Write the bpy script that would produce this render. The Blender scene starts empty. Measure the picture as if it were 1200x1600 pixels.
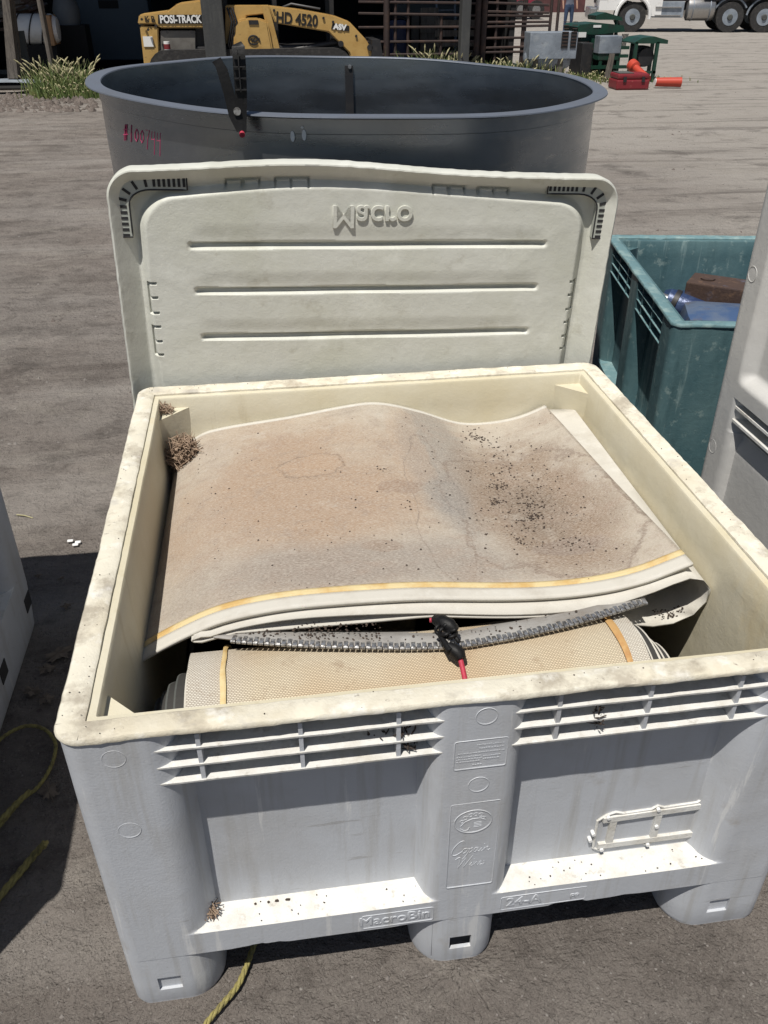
import bpy, bmesh, math, random
from math import sin, cos, pi, sqrt, exp, atan2, radians
from mathutils import Vector, Matrix, noise
random.seed(7)
S = bpy.context.scene
# ------------------------------------------------------------------ camera
CAM = Vector((-0.28995, -0.93635, 1.69387)); YAW, PIT, ROLL, F = 0.1414, 0.5619, -0.002, 1313.6
FW = Vector((sin(YAW)*cos(PIT), cos(YAW)*cos(PIT), -sin(PIT)))
RT = Vector((cos(YAW), -sin(YAW), 0)); UP = RT.cross(FW)
RT, UP = RT*cos(ROLL)+UP*sin(ROLL), -RT*sin(ROLL)+UP*cos(ROLL)
cd = bpy.data.cameras.new("camera"); cam = bpy.data.objects.new("camera", cd); S.collection.objects.link(cam)
M3 = Matrix((RT, UP, -FW)).transposed()
cam.matrix_world = Matrix.Translation(CAM) @ M3.to_4x4()
cd.sensor_fit = 'VERTICAL'; cd.sensor_height = 24; cd.lens = F/1600*24; cd.clip_start = .05; cd.clip_end = 2000
S.camera = cam
S.render.resolution_x, S.render.resolution_y = 768, 1024
# ------------------------------------------------------------------ light
SUN = Vector((0.245, 0.345, -1)).normalized()
w = bpy.data.worlds.new("World"); S.world = w; w.use_nodes = True
nt = w.node_tree; bg = nt.nodes['Background']
sky = nt.nodes.new('ShaderNodeTexSky'); sky.sky_type = 'NISHITA'; sky.sun_disc = False
sky.sun_elevation = radians(67); sky.sun_rotation = atan2(-0.245, -0.345)
nt.links.new(sky.outputs[0], bg.inputs[0]); bg.inputs[1].default_value = 0.05
sd = bpy.data.lights.new("sun", 'SUN'); sd.energy = 5.0; sd.angle = radians(.5); sd.color = (1, .955, .88)
so = bpy.data.objects.new("sun", sd); S.collection.objects.link(so); so.rotation_euler = SUN.to_track_quat('-Z', 'Y').to_euler()
S.view_settings.view_transform = 'Standard'; S.view_settings.look = 'None'; S.view_settings.gamma = 1
S.view_settings.exposure = 0.04
# ------------------------------------------------------------------ survey helpers: where the sight line of a photo pixel meets a plane
def ray(px, py): return (FW*F + RT*(px-600) - UP*(py-800)).normalized()
def G(px, py, z=0):
    d = ray(px, py); return CAM + d*((z-CAM.z)/d.z)
def Q(px, py, Y):
    d = ray(px, py); return CAM + d*((Y-CAM.y)/d.y)
# ------------------------------------------------------------------ materials
def rgb(c): return (*c, 1)
def mat(name, col, rough=.6, metal=0, layers=(), bump=(), spec=.5, coord='Object', extra=None):
    m = bpy.data.materials.new(name); m.use_nodes = True; n = m.node_tree.nodes; l = m.node_tree.links
    b = n['Principled BSDF']; b.inputs['Roughness'].default_value = rough; b.inputs['Metallic'].default_value = metal
    b.inputs['Specular IOR Level'].default_value = spec
    tc = n.new('ShaderNodeTexCoord').outputs[coord]
    cur = n.new('ShaderNodeRGB'); cur.outputs[0].default_value = rgb(col); cur = cur.outputs[0]
    def noise_(sc, det=6, rgh=.6, st=(1, 1, 1), off=0):
        mp = n.new('ShaderNodeMapping'); mp.inputs['Scale'].default_value = st; mp.inputs['Location'].default_value = (off, off*1.7, off*.3); l.new(tc, mp.inputs[0])
        t = n.new('ShaderNodeTexNoise'); t.inputs['Scale'].default_value = sc; t.inputs['Detail'].default_value = det
        t.inputs['Roughness'].default_value = rgh; l.new(mp.outputs[0], t.inputs[0]); return t.outputs[0]
    def mr(src, lo, hi, a=0, c=1):
        r = n.new('ShaderNodeMapRange'); r.inputs[1].default_value = lo; r.inputs[2].default_value = hi
        r.inputs[3].default_value = a; r.inputs[4].default_value = c; l.new(src, r.inputs[0]); return r.outputs[0]
    for i, L in enumerate(layers):   # (colour, scale, lo, hi, amount[, stretch])
        c, sc, lo, hi, am = L[:5]; st = L[5] if len(L) > 5 else (1, 1, 1)
        f = mr(noise_(sc, 8, .65, st, i*3.1+1), lo, hi, 0, am)
        x = n.new('ShaderNodeMix'); x.data_type = 'RGBA'; l.new(f, x.inputs[0]); l.new(cur, x.inputs[6]); x.inputs[7].default_value = rgb(c); cur = x.outputs[2]
    if extra: cur = extra(n, l, tc, cur, noise_, mr, b)
    l.new(cur, b.inputs['Base Color'])
    nrm = None
    for (sc, dist, *st) in bump:
        bp = n.new('ShaderNodeBump'); bp.inputs['Strength'].default_value = 1; bp.inputs['Distance'].default_value = dist
        l.new(noise_(sc, 6, .6, st[0] if st else (1, 1, 1)), bp.inputs['Height'])
        if nrm: l.new(nrm, bp.inputs['Normal'])
        nrm = bp.outputs[0]
    if nrm: l.new(nrm, b.inputs['Normal'])
    return m
def mixin(n, l, cur, f, col, am=None):
    x = n.new('ShaderNodeMix'); x.data_type = 'RGBA'; l.new(f, x.inputs[0]); l.new(cur, x.inputs[6]); x.inputs[7].default_value = rgb(col); return x.outputs[2]
def math_(n, l, op, a, b=None):
    m = n.new('ShaderNodeMath'); m.operation = op
    for i, v in enumerate((a, b)):
        if v is None: continue
        if isinstance(v, (int, float)): m.inputs[i].default_value = v
        else: l.new(v, m.inputs[i])
    return m.outputs[0]
MT = {}
MT['plastic'] = mat('grey_white_plastic', (.465, .485, .52), .5, 0,
    [((.36, .355, .35), 3.0, .48, .72, .6), ((.30, .27, .23), 14, .62, .74, .45), ((.58, .59, .61), 7, .58, .75, .5, (1, 1, .25)), ((.2, .17, .14), 90, .68, .75, .6), ((.33, .32, .30), 5, .52, .68, .5, (6, 6, .35)), ((.66, .66, .65), 26, .62, .66, .5, (1, 1, .07)), ((.25, .24, .23), 30, .655, .69, .45, (.12, 1, 1.2))],
    [(22, .0007), (220, .0005)], .4)
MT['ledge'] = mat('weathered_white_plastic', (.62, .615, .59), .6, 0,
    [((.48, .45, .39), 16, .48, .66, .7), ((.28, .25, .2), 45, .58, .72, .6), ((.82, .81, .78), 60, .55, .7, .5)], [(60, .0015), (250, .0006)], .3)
MT['rim'] = mat('chalky_dirty_rim', (.65, .615, .515), .65, 0,
    [((.52, .46, .34), 5, .48, .65, .6), ((.33, .29, .23), 13, .52, .66, .75), ((.40, .38, .35), 9, .58, .68, .6), ((.36, .25, .14), 4, .60, .72, .6), ((.80, .79, .75), 22, .54, .68, .55), ((.14, .11, .09), 60, .64, .73, .75)], [(45, .002), (200, .0008)], .3)
MT['cream'] = mat('yellowed_plastic', (.54, .49, .355), .5, 0,
    [((.60, .565, .455), 2.2, .42, .62, .8), ((.55, .42, .20), 4, .58, .75, .55, (1, 1, .5)), ((.40, .34, .22), 9, .58, .75, .5, (3, 3, .4)), ((.22, .18, .13), 70, .70, .78, .6)],
    [(30, .0014), (200, .0005)], .4)
MT['lid'] = mat('pale_lid_plastic', (.56, .565, .515), .5, 0,
    [((.46, .465, .38), 2.5, .46, .7, .6), ((.34, .32, .25), 8, .60, .74, .7), ((.3, .27, .2), 30, .66, .76, .5), ((.74, .75, .70), 5, .55, .7, .45), ((.15, .13, .1), 110, .72, .77, .6)],
    [(28, .0016), (200, .0005)], .4)
MT['lidmark'] = mat('lid_corner_insert_plastic', (.40, .42, .38), .55, 0, [((.3, .3, .26), 20, .5, .7, .4)], [(80, .001)])
MT['grey'] = mat('smooth_grey_plastic', (.52, .515, .50), .5, 0, [((.44, .435, .42), 3, .45, .7, .6), ((.55, .55, .54), 6, .6, .75, .4, (1, .4, 1)), ((.2, .19, .18), 60, .72, .78, .5)], [(30, .0012), (180, .0004)], .4)
MT['teal'] = mat('teal_plastic', (.062, .125, .142), .5, 0,
    [((.12, .20, .21), 4, .45, .65, .7, (1, 1, .4)), ((.03, .07, .08), 6, .52, .7, .6, (2, 2, .5)), ((.26, .34, .33), 25, .58, .68, .6), ((.24, .33, .33), 14, .60, .66, .6, (1, 1, .08)), ((.06, .05, .04), 60, .66, .75, .6)], [(35, .0016), (200, .0006)], .4)
MT['tealrim'] = mat('worn_teal_rim', (.13, .23, .25), .6, 0, [((.28, .38, .37), 14, .5, .65, .7), ((.10, .12, .10), 30, .58, .7, .7)], [(60, .002)])
MT['dark'] = mat('dark_recess', (.02, .02, .022), .7)
MT['black'] = mat('black_rubber', (.0045, .0045, .005), .55, 0, [((.025, .025, .025), 60, .55, .7, .5)], [(120, .0008)], .3)
MT['redcord'] = mat('red_shock_cord', (.42, .03, .06), .6, 0, [((.28, .02, .04), 120, .45, .6, .6)], [(300, .0006)])
MT['rope'] = mat('yellow_rope', (.30, .26, .09), .85, 0, [((.13, .11, .05), 50, .45, .62, .7)], [(260, .002, (1, 1, 3))])
MT['chrome'] = mat('dull_steel', (.55, .55, .55), .36, .85, [((.12, .10, .08), 120, .45, .6, .75)])
MT['yellow'] = mat('yellow_machine_paint', (.48, .31, .105), .45, 0, [((.38, .22, .06), 4, .48, .65, .6), ((.14, .09, .05), 12, .62, .73, .6)], [(20, .002)])
MT['machblack'] = mat('black_machine_steel', (.018, .018, .02), .5, 0, [((.05, .045, .04), 10, .5, .7, .6)])
MT['glassd'] = mat('machine_grey_panel', (.16, .15, .135), .5, 0, [((.10, .09, .08), 6, .45, .65, .7)])
MT['white'] = mat('white_paint', (.75, .75, .74), .35, 0, [((.5, .48, .45), 5, .55, .75, .5)])
MT['label'] = mat('white_lettering', (.78, .78, .76), .5)
MT['rust'] = mat('rusty_steel', (.06, .035, .026), .8, 0, [((.05, .03, .025), 12, .45, .6, .7), ((.17, .10, .06), 30, .55, .7, .6), ((.10, .11, .16), 9, .55, .65, .7)], [(60, .002)])
MT['bluesteel'] = mat('blue_painted_steel', (.025, .045, .12), .35, .2, [((.08, .12, .22), 10, .5, .68, .7), ((.02, .03, .07), 16, .55, .7, .6), ((.16, .10, .06), 28, .62, .7, .6)], [(40, .003)])
MT['wood'] = mat('weathered_wood', (.16, .14, .12), .85, 0, [((.07, .06, .055), 8, .45, .65, .8, (4, 4, .5)), ((.3, .28, .26), 9, .58, .7, .6, (3, 3, .4))], [(30, .01, (5, 5, .4))])
MT['darkpost'] = mat('dark_steel_post', (.045, .047, .048), .7, 0, [((.08, .08, .075), 5, .48, .66, .6, (3, 3, .5))], [(20, .004)])
MT['barn'] = mat('shade_dark_corrugated_wall', (.010, .010, .011), .9)  # near-black colour paints in the shade inside the shed
MT['fence'] = mat('rusty_pipe', (.035, .022, .02), .7, 0, [((.09, .05, .035), 6, .5, .65, .6)])
MT['green'] = mat('green_machine_paint', (.01, .05, .032), .4, 0, [((.02, .03, .025), 4, .48, .65, .7), ((.05, .12, .085), 6, .58, .7, .5)], [(18, .004)])
MT['galv'] = mat('galvanised_sheet', (.30, .34, .39), .55, .4, [((.20, .23, .27), 3, .42, .62, .8), ((.45, .48, .5), 5, .56, .7, .6), ((.15, .1, .07), 11, .62, .72, .7)], [(8, .01)])
MT['redplastic'] = mat('red_plastic', (.19, .015, .022), .5, 0, [((.18, .03, .03), 9, .5, .66, .7), ((.4, .15, .12), 14, .6, .7, .5)])
MT['orange'] = mat('orange_red_plastic', (.45, .055, .03), .45, 0, [((.4, .05, .03), 10, .5, .7, .5)])
MT['redpaint'] = mat('red_vehicle_paint', (.30, .03, .06), .35, 0, [((.2, .03, .05), 1, .4, .6, .7)])
MT['pink'] = mat('pink_panel', (.50, .22, .30), .5, 0, [((.35, .12, .18), 1.5, .45, .6, .7)])
MT['redwall'] = mat('dull_red_siding', (.12, .045, .045), .85, 0, [((.07, .03, .03), 2, .4, .6, .8)])
MT['tyre'] = mat('tyre_rubber', (.022, .021, .021), .8, 0, [((.07, .065, .06), 12, .5, .7, .6)], [(30, .008)])
MT['denim'] = mat('blue_denim', (.03, .05, .10), .9, 0, [((.05, .08, .15), 12, .45, .65, .7)])
MT['shirt'] = mat('grey_blue_shirt', (.12, .13, .17), .9)
MT['skin'] = mat('skin', (.35, .2, .14), .6)
MT['hair'] = mat('dark_hair', (.03, .02, .015), .8)
MT['leaf'] = mat('dry_leaf', (.16, .13, .10), .9, 0, [((.07, .055, .045), 40, .45, .65, .7)])
MT['grass'] = mat('weed_blades', (.085, .13, .03), .7, 0, [((.20, .20, .07), 5, .45, .62, .7), ((.04, .07, .02), 9, .55, .7, .7)])
MT['straw'] = mat('dry_seed_heads', (.36, .33, .19), .8)
MT['fluff'] = mat('dry_plant_fibre', (.34, .25, .18), .95, 0, [((.15, .10, .07), 60, .45, .6, .8)])
MT['crumb'] = mat('dark_soil_crumbs', (.045, .032, .025), .95, 0, [((.10, .07, .05), 90, .5, .65, .7)])
MT['stone'] = mat('pale_pebbles', (.20, .185, .17), .9, 0, [((.16, .14, .13), 14, .45, .6, .8)])
MT['markpink'] = mat('pink_marker', (.55, .06, .17), .6)
MT['bluebox'] = mat('dark_blue_plastic', (.012, .02, .07), .5)
MT['cover'] = mat('grey_weathered_board_and_edge_shade', (.075, .08, .075), .8, 0, [((.05, .05, .05), 3, .45, .6, .6)])
MT['blackmark'] = mat('black_lettering', (.015, .013, .012), .5)
MT['orangelight'] = mat('amber_panel', (.42, .24, .12), .6)
# tank steel
def tank_x(n, l, tc, cur, noise_, mr, b):
    f = mr(noise_(3.0, 5, .6, (.6, .6, 3), 5), .35, .7, .2, .42); l.new(f, b.inputs['Roughness'])
    return mixin(n, l, cur, mr(noise_(1.3, 3, .5, (1, 1, .3), 9), .45, .7, 0, .6), (.35, .35, .34))
MT['tank'] = mat('galvanised_tank_steel', (.27, .295, .33), .27, .92, [((.15, .175, .21), 2.2, .42, .62, .6), ((.34, .35, .36), 8, .58, .72, .5, (1, 1, 5)), ((.42, .42, .42), 40, .66, .72, .5, (.4, .4, 3))], [(4, .0012)], .5, extra=tank_x)
MT['flange'] = mat('tank_flange_steel', (.15, .17, .21), .55, .35, [((.14, .15, .17), 6, .45, .65, .6)], [(50, .001)])
# belt cloth: object coords in metres (bin frame)
def spot(n, l, tc, cx, cy, rx, ry, edge, noise_, sc=5, wob=.5, off=0, ring=False):
    mp = n.new('ShaderNodeMapping'); mp.inputs['Location'].default_value = (-cx/rx, -cy/ry, 0); mp.inputs['Scale'].default_value = (1/rx, 1/ry, 0.0001); l.new(tc, mp.inputs[0])
    ln = n.new('ShaderNodeVectorMath'); ln.operation = 'LENGTH'; l.new(mp.outputs[0], ln.inputs[0])
    s = math_(n, l, 'ADD', ln.outputs['Value'], math_(n, l, 'MULTIPLY', math_(n, l, 'SUBTRACT', noise_(sc, 6, .6, (1, 1, 1), off), .5), wob*2))
    r = n.new('ShaderNodeMapRange'); r.interpolation_type = 'SMOOTHSTEP'; l.new(s, r.inputs[0])
    r.inputs[1].default_value = 1+edge; r.inputs[2].default_value = 1-edge; r.inputs[3].default_value = 0; r.inputs[4].default_value = 1
    if not ring: return r.outputs[0]
    return math_(n, l, 'MULTIPLY', r.outputs[0], math_(n, l, 'SUBTRACT', 1, r.outputs[0]))
def belt_x(n, l, tc, cur, noise_, mr, b):
    def add(cur, s, col, am): return mixin(n, l, cur, math_(n, l, 'MULTIPLY', s, am), col)
    sp = lambda *a, **k: spot(n, l, tc, *a[:5], noise_, **k)
    cur = add(cur, sp(-.26, .83, .30, .34, .45, sc=4, wob=.8, off=1), (.30, .205, .135), .95)
    cur = add(cur, sp(-.15, .52, .40, .085, .5, sc=5, wob=.7, off=4), (.22, .19, .165), .8)
    cur = add(cur, sp(-.15, .50, .11, .035, .1, sc=7, wob=.5, off=7), (.22, .18, .15), .55)
    cur = add(cur, sp(.13, .95, .10, .34, .22, sc=4, wob=.5, off=12), (.22, .20, .18), .75)
    cur = add(cur, sp(.05, 1.0, .055, .2, .12, sc=6, wob=.8, off=13), (.36, .25, .17), .35)
    cur = add(cur, sp(.33, .78, .17, .30, .35, sc=4.5, wob=.6, off=16), (.195, .135, .09), .95)
    cur = add(cur, sp(.33, .74, .20, .29, .06, sc=5, wob=.7, off=16, ring=True), (.13, .085, .06), 2.4)
    cur = add(cur, sp(.31, .73, .075, .13, .6, sc=12, wob=.8, off=21), (.13, .09, .06), .85)
    cur = add(cur, sp(.08, .75, .06, .36, .035, sc=5, wob=.7, off=27, ring=True), (.15, .115, .09), 2.6)
    cur = add(cur, sp(.12, .78, .05, .10, .4, sc=8, wob=.5, off=29), (.17, .165, .16), .5)
    cur = add(cur, sp(-.215, .94, .085, .05, .09, sc=9, wob=.9, off=31, ring=True), (.14, .09, .055), 3.2)
    cur = add(cur, sp(-.215, .94, .085, .05, .3, sc=14, wob=1.1, off=31), (.33, .22, .14), .45)
    cur = add(cur, mr(noise_(24, 7, .7, (1, 1, 1), 40), .52, .68), (.22, .165, .13), .5)
    cur = add(cur, mr(noise_(9, 8, .75, (.5, 3, 1), 53), .55, .66), (.20, .155, .12), .4)
    cur = add(cur, sp(-.08, .58, .05, .02, .12, sc=12, wob=.9, off=61), (.2, .14, .10), .6)
    cur = add(cur, sp(.0, .80, .05, .03, .1, sc=20, wob=1.4, off=64), (.2, .13, .09), .55)
    cur = add(cur, sp(.34, .56, .09, .03, .2, sc=9, wob=.9, off=67), (.16, .12, .10), .55)
    cur = add(cur, mr(noise_(6, 8, .7, (1, 2.2, 1), 47), .54, .70), (.27, .19, .14), .5)
    cur = add(cur, mr(noise_(5, 8, .7, (1, 1.4, 1), 49), .56, .70), (.46, .43, .38), .5)
    cur = add(cur, mr(noise_(420, 3, .6, (.35, 2, 1), 44), .4, .65), (.56, .51, .45), .5)
    return cur
MT['belt'] = mat('stained_belt_fabric', (.385, .335, .27), .9, 0, [((.40, .37, .32), 3, .45, .65, .6), ((.25, .21, .175), 6, .48, .68, .6)], [(600, .0016, (.5, 1, 1)), (90, .0016), (14, .004)], .15, extra=belt_x)
MT['beltplain'] = mat('pale_belt_edge', (.52, .50, .45), .8, 0, [((.40, .37, .32), 10, .5, .68, .6), ((.60, .59, .55), 25, .55, .7, .5)], [(300, .0008)], .2)
MT['beltshade'] = mat('belt_gap_shade', (.035, .034, .032), .8)  # near-black colour standing in for shade between the roll's layers
MT['stripe'] = mat('yellow_sealing_strip', (.60, .49, .27), .6, 0, [((.50, .31, .10), 9, .48, .62, .8), ((.72, .60, .32), 20, .55, .7, .6)], [(150, .001)], .3)
MT['stripe2'] = mat('amber_sealing_strip', (.47, .29, .12), .6, 0, [((.36, .17, .06), 14, .48, .62, .8), ((.62, .45, .22), 20, .55, .7, .6)], [(150, .001)], .3)
def weave_x(n, l, tc, cur, noise_, mr, b):
    w1 = n.new('ShaderNodeTexBrick'); mp = n.new('ShaderNodeMapping'); l.new(tc, mp.inputs[0]); mp.inputs['Scale'].default_value = (1, 1, 1)
    l.new(mp.outputs[0], w1.inputs[0]); w1.inputs['Scale'].default_value = 1; w1.inputs['Brick Width'].default_value = .0058; w1.inputs['Row Height'].default_value = .0036
    w1.inputs['Mortar Size'].default_value = .0009; w1.inputs['Mortar Smooth'].default_value = .6
    w1.inputs['Color1'].default_value = (0, 0, 0, 1); w1.inputs['Color2'].default_value = (.25, .25, .25, 1); w1.inputs['Mortar'].default_value = (1, 1, 1, 1)
    cur = mixin(n, l, cur, mr(noise_(2.2, 4, .5, (1, 1, 1), 3), .38, .6), (.60, .44, .27))
    sx = n.new('ShaderNodeSeparateXYZ'); l.new(tc, sx.inputs[0])
    cur = mixin(n, l, cur, math_(n, l, 'MULTIPLY', mr(sx.outputs[0], -.36, -.46, 0, 1), .85), (.68, .66, .60))
    cur = mixin(n, l, cur, mr(sx.outputs[0], .352, .362, 0, .85), (.70, .68, .62))
    cur = mixin(n, l, cur, math_(n, l, 'MULTIPLY', w1.outputs[0], .6), (.16, .11, .07))
    cur = mixin(n, l, cur, mr(noise_(18, 6, .7, (1, 1, 1), 13), .58, .72, 0, .5), (.25, .16, .1))
    bp = n.new('ShaderNodeBump'); bp.invert = True; bp.inputs['Distance'].default_value = .0012; l.new(w1.outputs[0], bp.inputs['Height']); l.new(bp.outputs[0], b.inputs['Normal'])
    return cur
MT['weave'] = mat('woven_belt_fabric', (.70, .62, .47), .9, 0, (), (), .15, 'UV', extra=weave_x)
# ground
def ground_x(n, l, tc, cur, noise_, mr, b):
    sx = n.new('ShaderNodeSeparateXYZ'); l.new(tc, sx.inputs[0])
    X = math_(n, l, 'SUBTRACT', sx.outputs[0], math_(n, l, 'MULTIPLY', sx.outputs[1], .12))
    wob = math_(n, l, 'MULTIPLY', math_(n, l, 'SUBTRACT', noise_(.35, 4, .6, (1, 1, 1), 60), .5), 7)
    far = mr(math_(n, l, 'ADD', math_(n, l, 'ADD', X, math_(n, l, 'MULTIPLY', sx.outputs[1], .10)), wob), 1.0, 5.0)
    cur = mixin(n, l, cur, math_(n, l, 'MULTIPLY', far, .85), (.34, .315, .285))
    st = mr(noise_(1.2, 7, .65, (.22, 1.6, 1), 71), .50, .62)
    cur = mixin(n, l, cur, math_(n, l, 'MULTIPLY', st, .5), (.33, .305, .28))
    st = mr(noise_(1.7, 7, .65, (.2, 1.9, 1), 77), .54, .66)
    cur = mixin(n, l, cur, math_(n, l, 'MULTIPLY', st, .55), (.075, .063, .056))
    near = mr(sx.outputs[1], 1.2, -.4, 0, .45); cur = mixin(n, l, cur, near, (.105, .092, .083))
    cur = mixin(n, l, cur, mr(noise_(2.4, 9, .72, (1, 1.3, 1), 91), .53, .64, 0, .55), (.27, .245, .215))
    cur = mixin(n, l, cur, mr(noise_(1.9, 9, .72, (1, 1.3, 1), 95), .54, .66, 0, .6), (.075, .066, .060))
    cur = mixin(n, l, cur, mr(noise_(150, 4, .7, (1, 1, 1), 97), .55, .7, 0, .5), (.30, .28, .25))
    v = n.new('ShaderNodeTexVoronoi'); v.inputs['Scale'].default_value = 55; l.new(tc, v.inputs[0])
    cur = mixin(n, l, cur, math_(n, l, 'MULTIPLY', mr(v.outputs['Distance'], .18, .10), mr(noise_(2.5, 4, .6, (1, 1, 1), 80), .5, .68, 0, .75)), (.36, .34, .31))
    v2 = n.new('ShaderNodeTexVoronoi'); v2.inputs['Scale'].default_value = 23; l.new(tc, v2.inputs[0])
    cur = mixin(n, l, cur, math_(n, l, 'MULTIPLY', mr(v2.outputs['Distance'], .22, .12), mr(noise_(1.1, 4, .6, (1, 1, 1), 84), .52, .66, 0, .7)), (.06, .05, .045))
    return cur
MT['ground'] = mat('packed_dirt', (.205, .18, .161), .92, 0,
    [((.215, .195, .178), 1.1, .42, .62, .8), ((.115, .10, .09), 3.2, .48, .66, .7), ((.075, .064, .057), 11, .54, .68, .6), ((.24, .215, .195), 26, .57, .70, .55), ((.05, .043, .04), 70, .60, .70, .6)],
    [(3, .04, (.4, 1.2, 1)), (13, .03), (50, .018), (190, .006)], .2, extra=ground_x)
# ------------------------------------------------------------------ object helpers
def link(o, parent=None):
    S.collection.objects.link(o)
    if parent: o.parent = parent
    return o
def tag(o, label=None, cat=None, group=None, kind=None):
    for k, v in (('label', label), ('category', cat), ('group', group), ('kind', kind)):
        if v: o[k] = v
    return o
def thing(name, label, cat, loc=(0, 0, 0), rz=0, group=None):
    o = bpy.data.objects.new(name, None); o.empty_display_size = .1; link(o); o.location = loc; o.rotation_euler = (0, 0, rz)
    return tag(o, label, cat, group)
class MB:
    def __init__(s): s.v = []; s.f = []; s.uv = None; s.T = Matrix()
    def add(s, vs, fs):
        k = len(s.v); s.v += [tuple(s.T @ Vector(p)) for p in vs]; s.f += [tuple(k+i for i in f) for f in fs]; return s
    def box(s, a, b, R=None, c=None):
        x0, y0, z0 = a; x1, y1, z1 = b
        vs = [(x, y, z) for x in (x0, x1) for y in (y0, y1) for z in (z0, z1)]
        if R: vs = [tuple(R @ Vector(p)) for p in vs]
        return s.add(vs, [(0, 1, 3, 2), (4, 6, 7, 5), (0, 4, 5, 1), (2, 3, 7, 6), (0, 2, 6, 4), (1, 5, 7, 3)])
    def bbox(s, a, b, e=.01):   # bevelled box
        bm = bmesh.new(); bmesh.ops.create_cube(bm, size=1)
        for v in bm.verts: v.co = Vector([a[i]+(v.co[i]+.5)*(b[i]-a[i]) for i in range(3)])
        bmesh.ops.bevel(bm, geom=bm.edges[:], offset=min(e, .45*min(abs(b[i]-a[i]) for i in range(3))), segments=2, affect='EDGES', profile=.6)
        bm.verts.ensure_lookup_table(); s.add([v.co[:] for v in bm.verts], [[v.index for v in f.verts] for f in bm.faces]); bm.free(); return s
    def tube(s, path, r, n=8, cap=True, closed=False):
        path = [Vector(p) for p in path]; N = len(path); rs = r if isinstance(r, (list, tuple)) else [r]*N
        vs = []; ref = None
        for i, p in enumerate(path):
            if closed: t = path[(i+1) % N]-path[i-1]
            else: t = path[min(i+1, N-1)]-path[max(i-1, 0)]
            t.normalize()
            if ref is None: ref = Vector((0, 0, 1)) if abs(t.z) < .9 else Vector((1, 0, 0))
            a = (ref-t*ref.dot(t)).normalized(); ref = a; b = t.cross(a)
            for k in range(n):
                th = 2*pi*k/n; vs.append(p+a*cos(th)*rs[i]+b*sin(th)*rs[i])
        fs = []
        for i in range(N if closed else N-1):
            for k in range(n):
                j = (i+1) % N; fs.append((i*n+k, i*n+(k+1) % n, j*n+(k+1) % n, j*n+k))
        if cap and not closed: fs += [tuple(range(n))[::-1], tuple((N-1)*n+k for k in range(n))]
        return s.add(vs, fs)
    def cyl(s, a, b, r, n=20, r2=None): return s.tube([a, b], [r, r2 if r2 is not None else r], n)
    def prism(s, poly, a, b, axis=1):   # poly in the two other axes, extruded a..b along axis
        def P(q, h):
            return (h, q[0], q[1]) if axis == 0 else (q[0], h, q[1]) if axis == 1 else (q[0], q[1], h)
        n = len(poly); vs = [P(q, a) for q in poly]+[P(q, b) for q in poly]
        return s.add(vs, [tuple(range(n)), tuple(range(2*n-1, n-1, -1))]+[(i, i+n, (i+1) % n+n, (i+1) % n) for i in range(n)])
    def lathe(s, prof, n=64, close=True):
        vs = []; m = len(prof)
        for k in range(n):
            t = 2*pi*k/n; vs += [(r*cos(t), r*sin(t), z) for r, z in prof]
        return s.add(vs, [(k*m+i, ((k+1) % n)*m+i, ((k+1) % n)*m+i+1, k*m+i+1) for k in range(n) for i in range(m-1)])
    def grid(s, rows, closed=False):
        n = len(rows[0]); vs = [p for r in rows for p in r]
        return s.add(vs, [(i*n+j, i*n+(j+1) % n, (i+1)*n+(j+1) % n, (i+1)*n+j) for i in range(len(rows)-1) for j in range(n if closed else n-1)])
    def build(s, name, m, parent=None, smooth=None, auto=None):
        me = bpy.data.meshes.new(name); me.from_pydata(s.v, [], s.f); me.validate()
        bm = bmesh.new(); bm.from_mesh(me); bmesh.ops.recalc_face_normals(bm, faces=bm.faces[:]); bm.to_mesh(me); bm.free()
        me.materials.append(MT[m] if isinstance(m, str) else m)
        o = bpy.data.objects.new(name, me); link(o, parent)
        if smooth:
            for p in me.polygons: p.use_smooth = True
            me.set_sharp_from_angle(angle=radians(smooth))
        return o
def weld(o, d=1e-5):
    bm = bmesh.new(); bm.from_mesh(o.data); bmesh.ops.remove_doubles(bm, verts=bm.verts[:], dist=d); bmesh.ops.recalc_face_normals(bm, faces=bm.faces[:]); bm.to_mesh(o.data); bm.free(); return o
def text(body, size, M, m, parent, name, ext=.001, bev=0, shear=0, off=0, sx=1, align='CENTER'):
    c = bpy.data.curves.new('t', 'FONT'); c.body = body; c.size = size; c.extrude = ext; c.bevel_depth = bev; c.shear = shear; c.offset = off
    c.align_x = align; c.align_y = 'CENTER'; c.resolution_u = 4
    o = bpy.data.objects.new('t', c); S.collection.objects.link(o); bpy.context.view_layer.update()
    me = bpy.data.meshes.new_from_object(o.evaluated_get(bpy.context.evaluated_depsgraph_get())); bpy.data.objects.remove(o); bpy.data.curves.remove(c)
    me.name = name; me.transform(M @ Matrix.Diagonal((sx, 1, 1, 1))); me.materials.clear(); me.materials.append(MT[m])
    o = bpy.data.objects.new(name, me); return link(o, parent)
FRONT = Matrix(((1, 0, 0, 0), (0, 0, -1, 0), (0, 1, 0, 0), (0, 0, 0, 1)))   # text plane -> facing -y
def onfront(x, y, z, rot=0): return Matrix.Translation((x, y, z)) @ FRONT @ Matrix.Rotation(rot, 4, 'Z')
def cut(o, a, b):
    cb = MB().box(a, b).build('cutter', 'dark'); cb.parent = o.parent
    md = o.modifiers.new('b', 'BOOLEAN'); md.operation = 'DIFFERENCE'; md.object = cb; md.solver = 'EXACT'; bpy.context.view_layer.update()
    me = bpy.data.meshes.new_from_object(o.evaluated_get(bpy.context.evaluated_depsgraph_get())); o.modifiers.clear(); o.data = me; bpy.data.objects.remove(cb)
def sstep(x, a, b):
    t = max(0, min(1, (x-a)/(b-a))); return t*t*(3-2*t)
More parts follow.
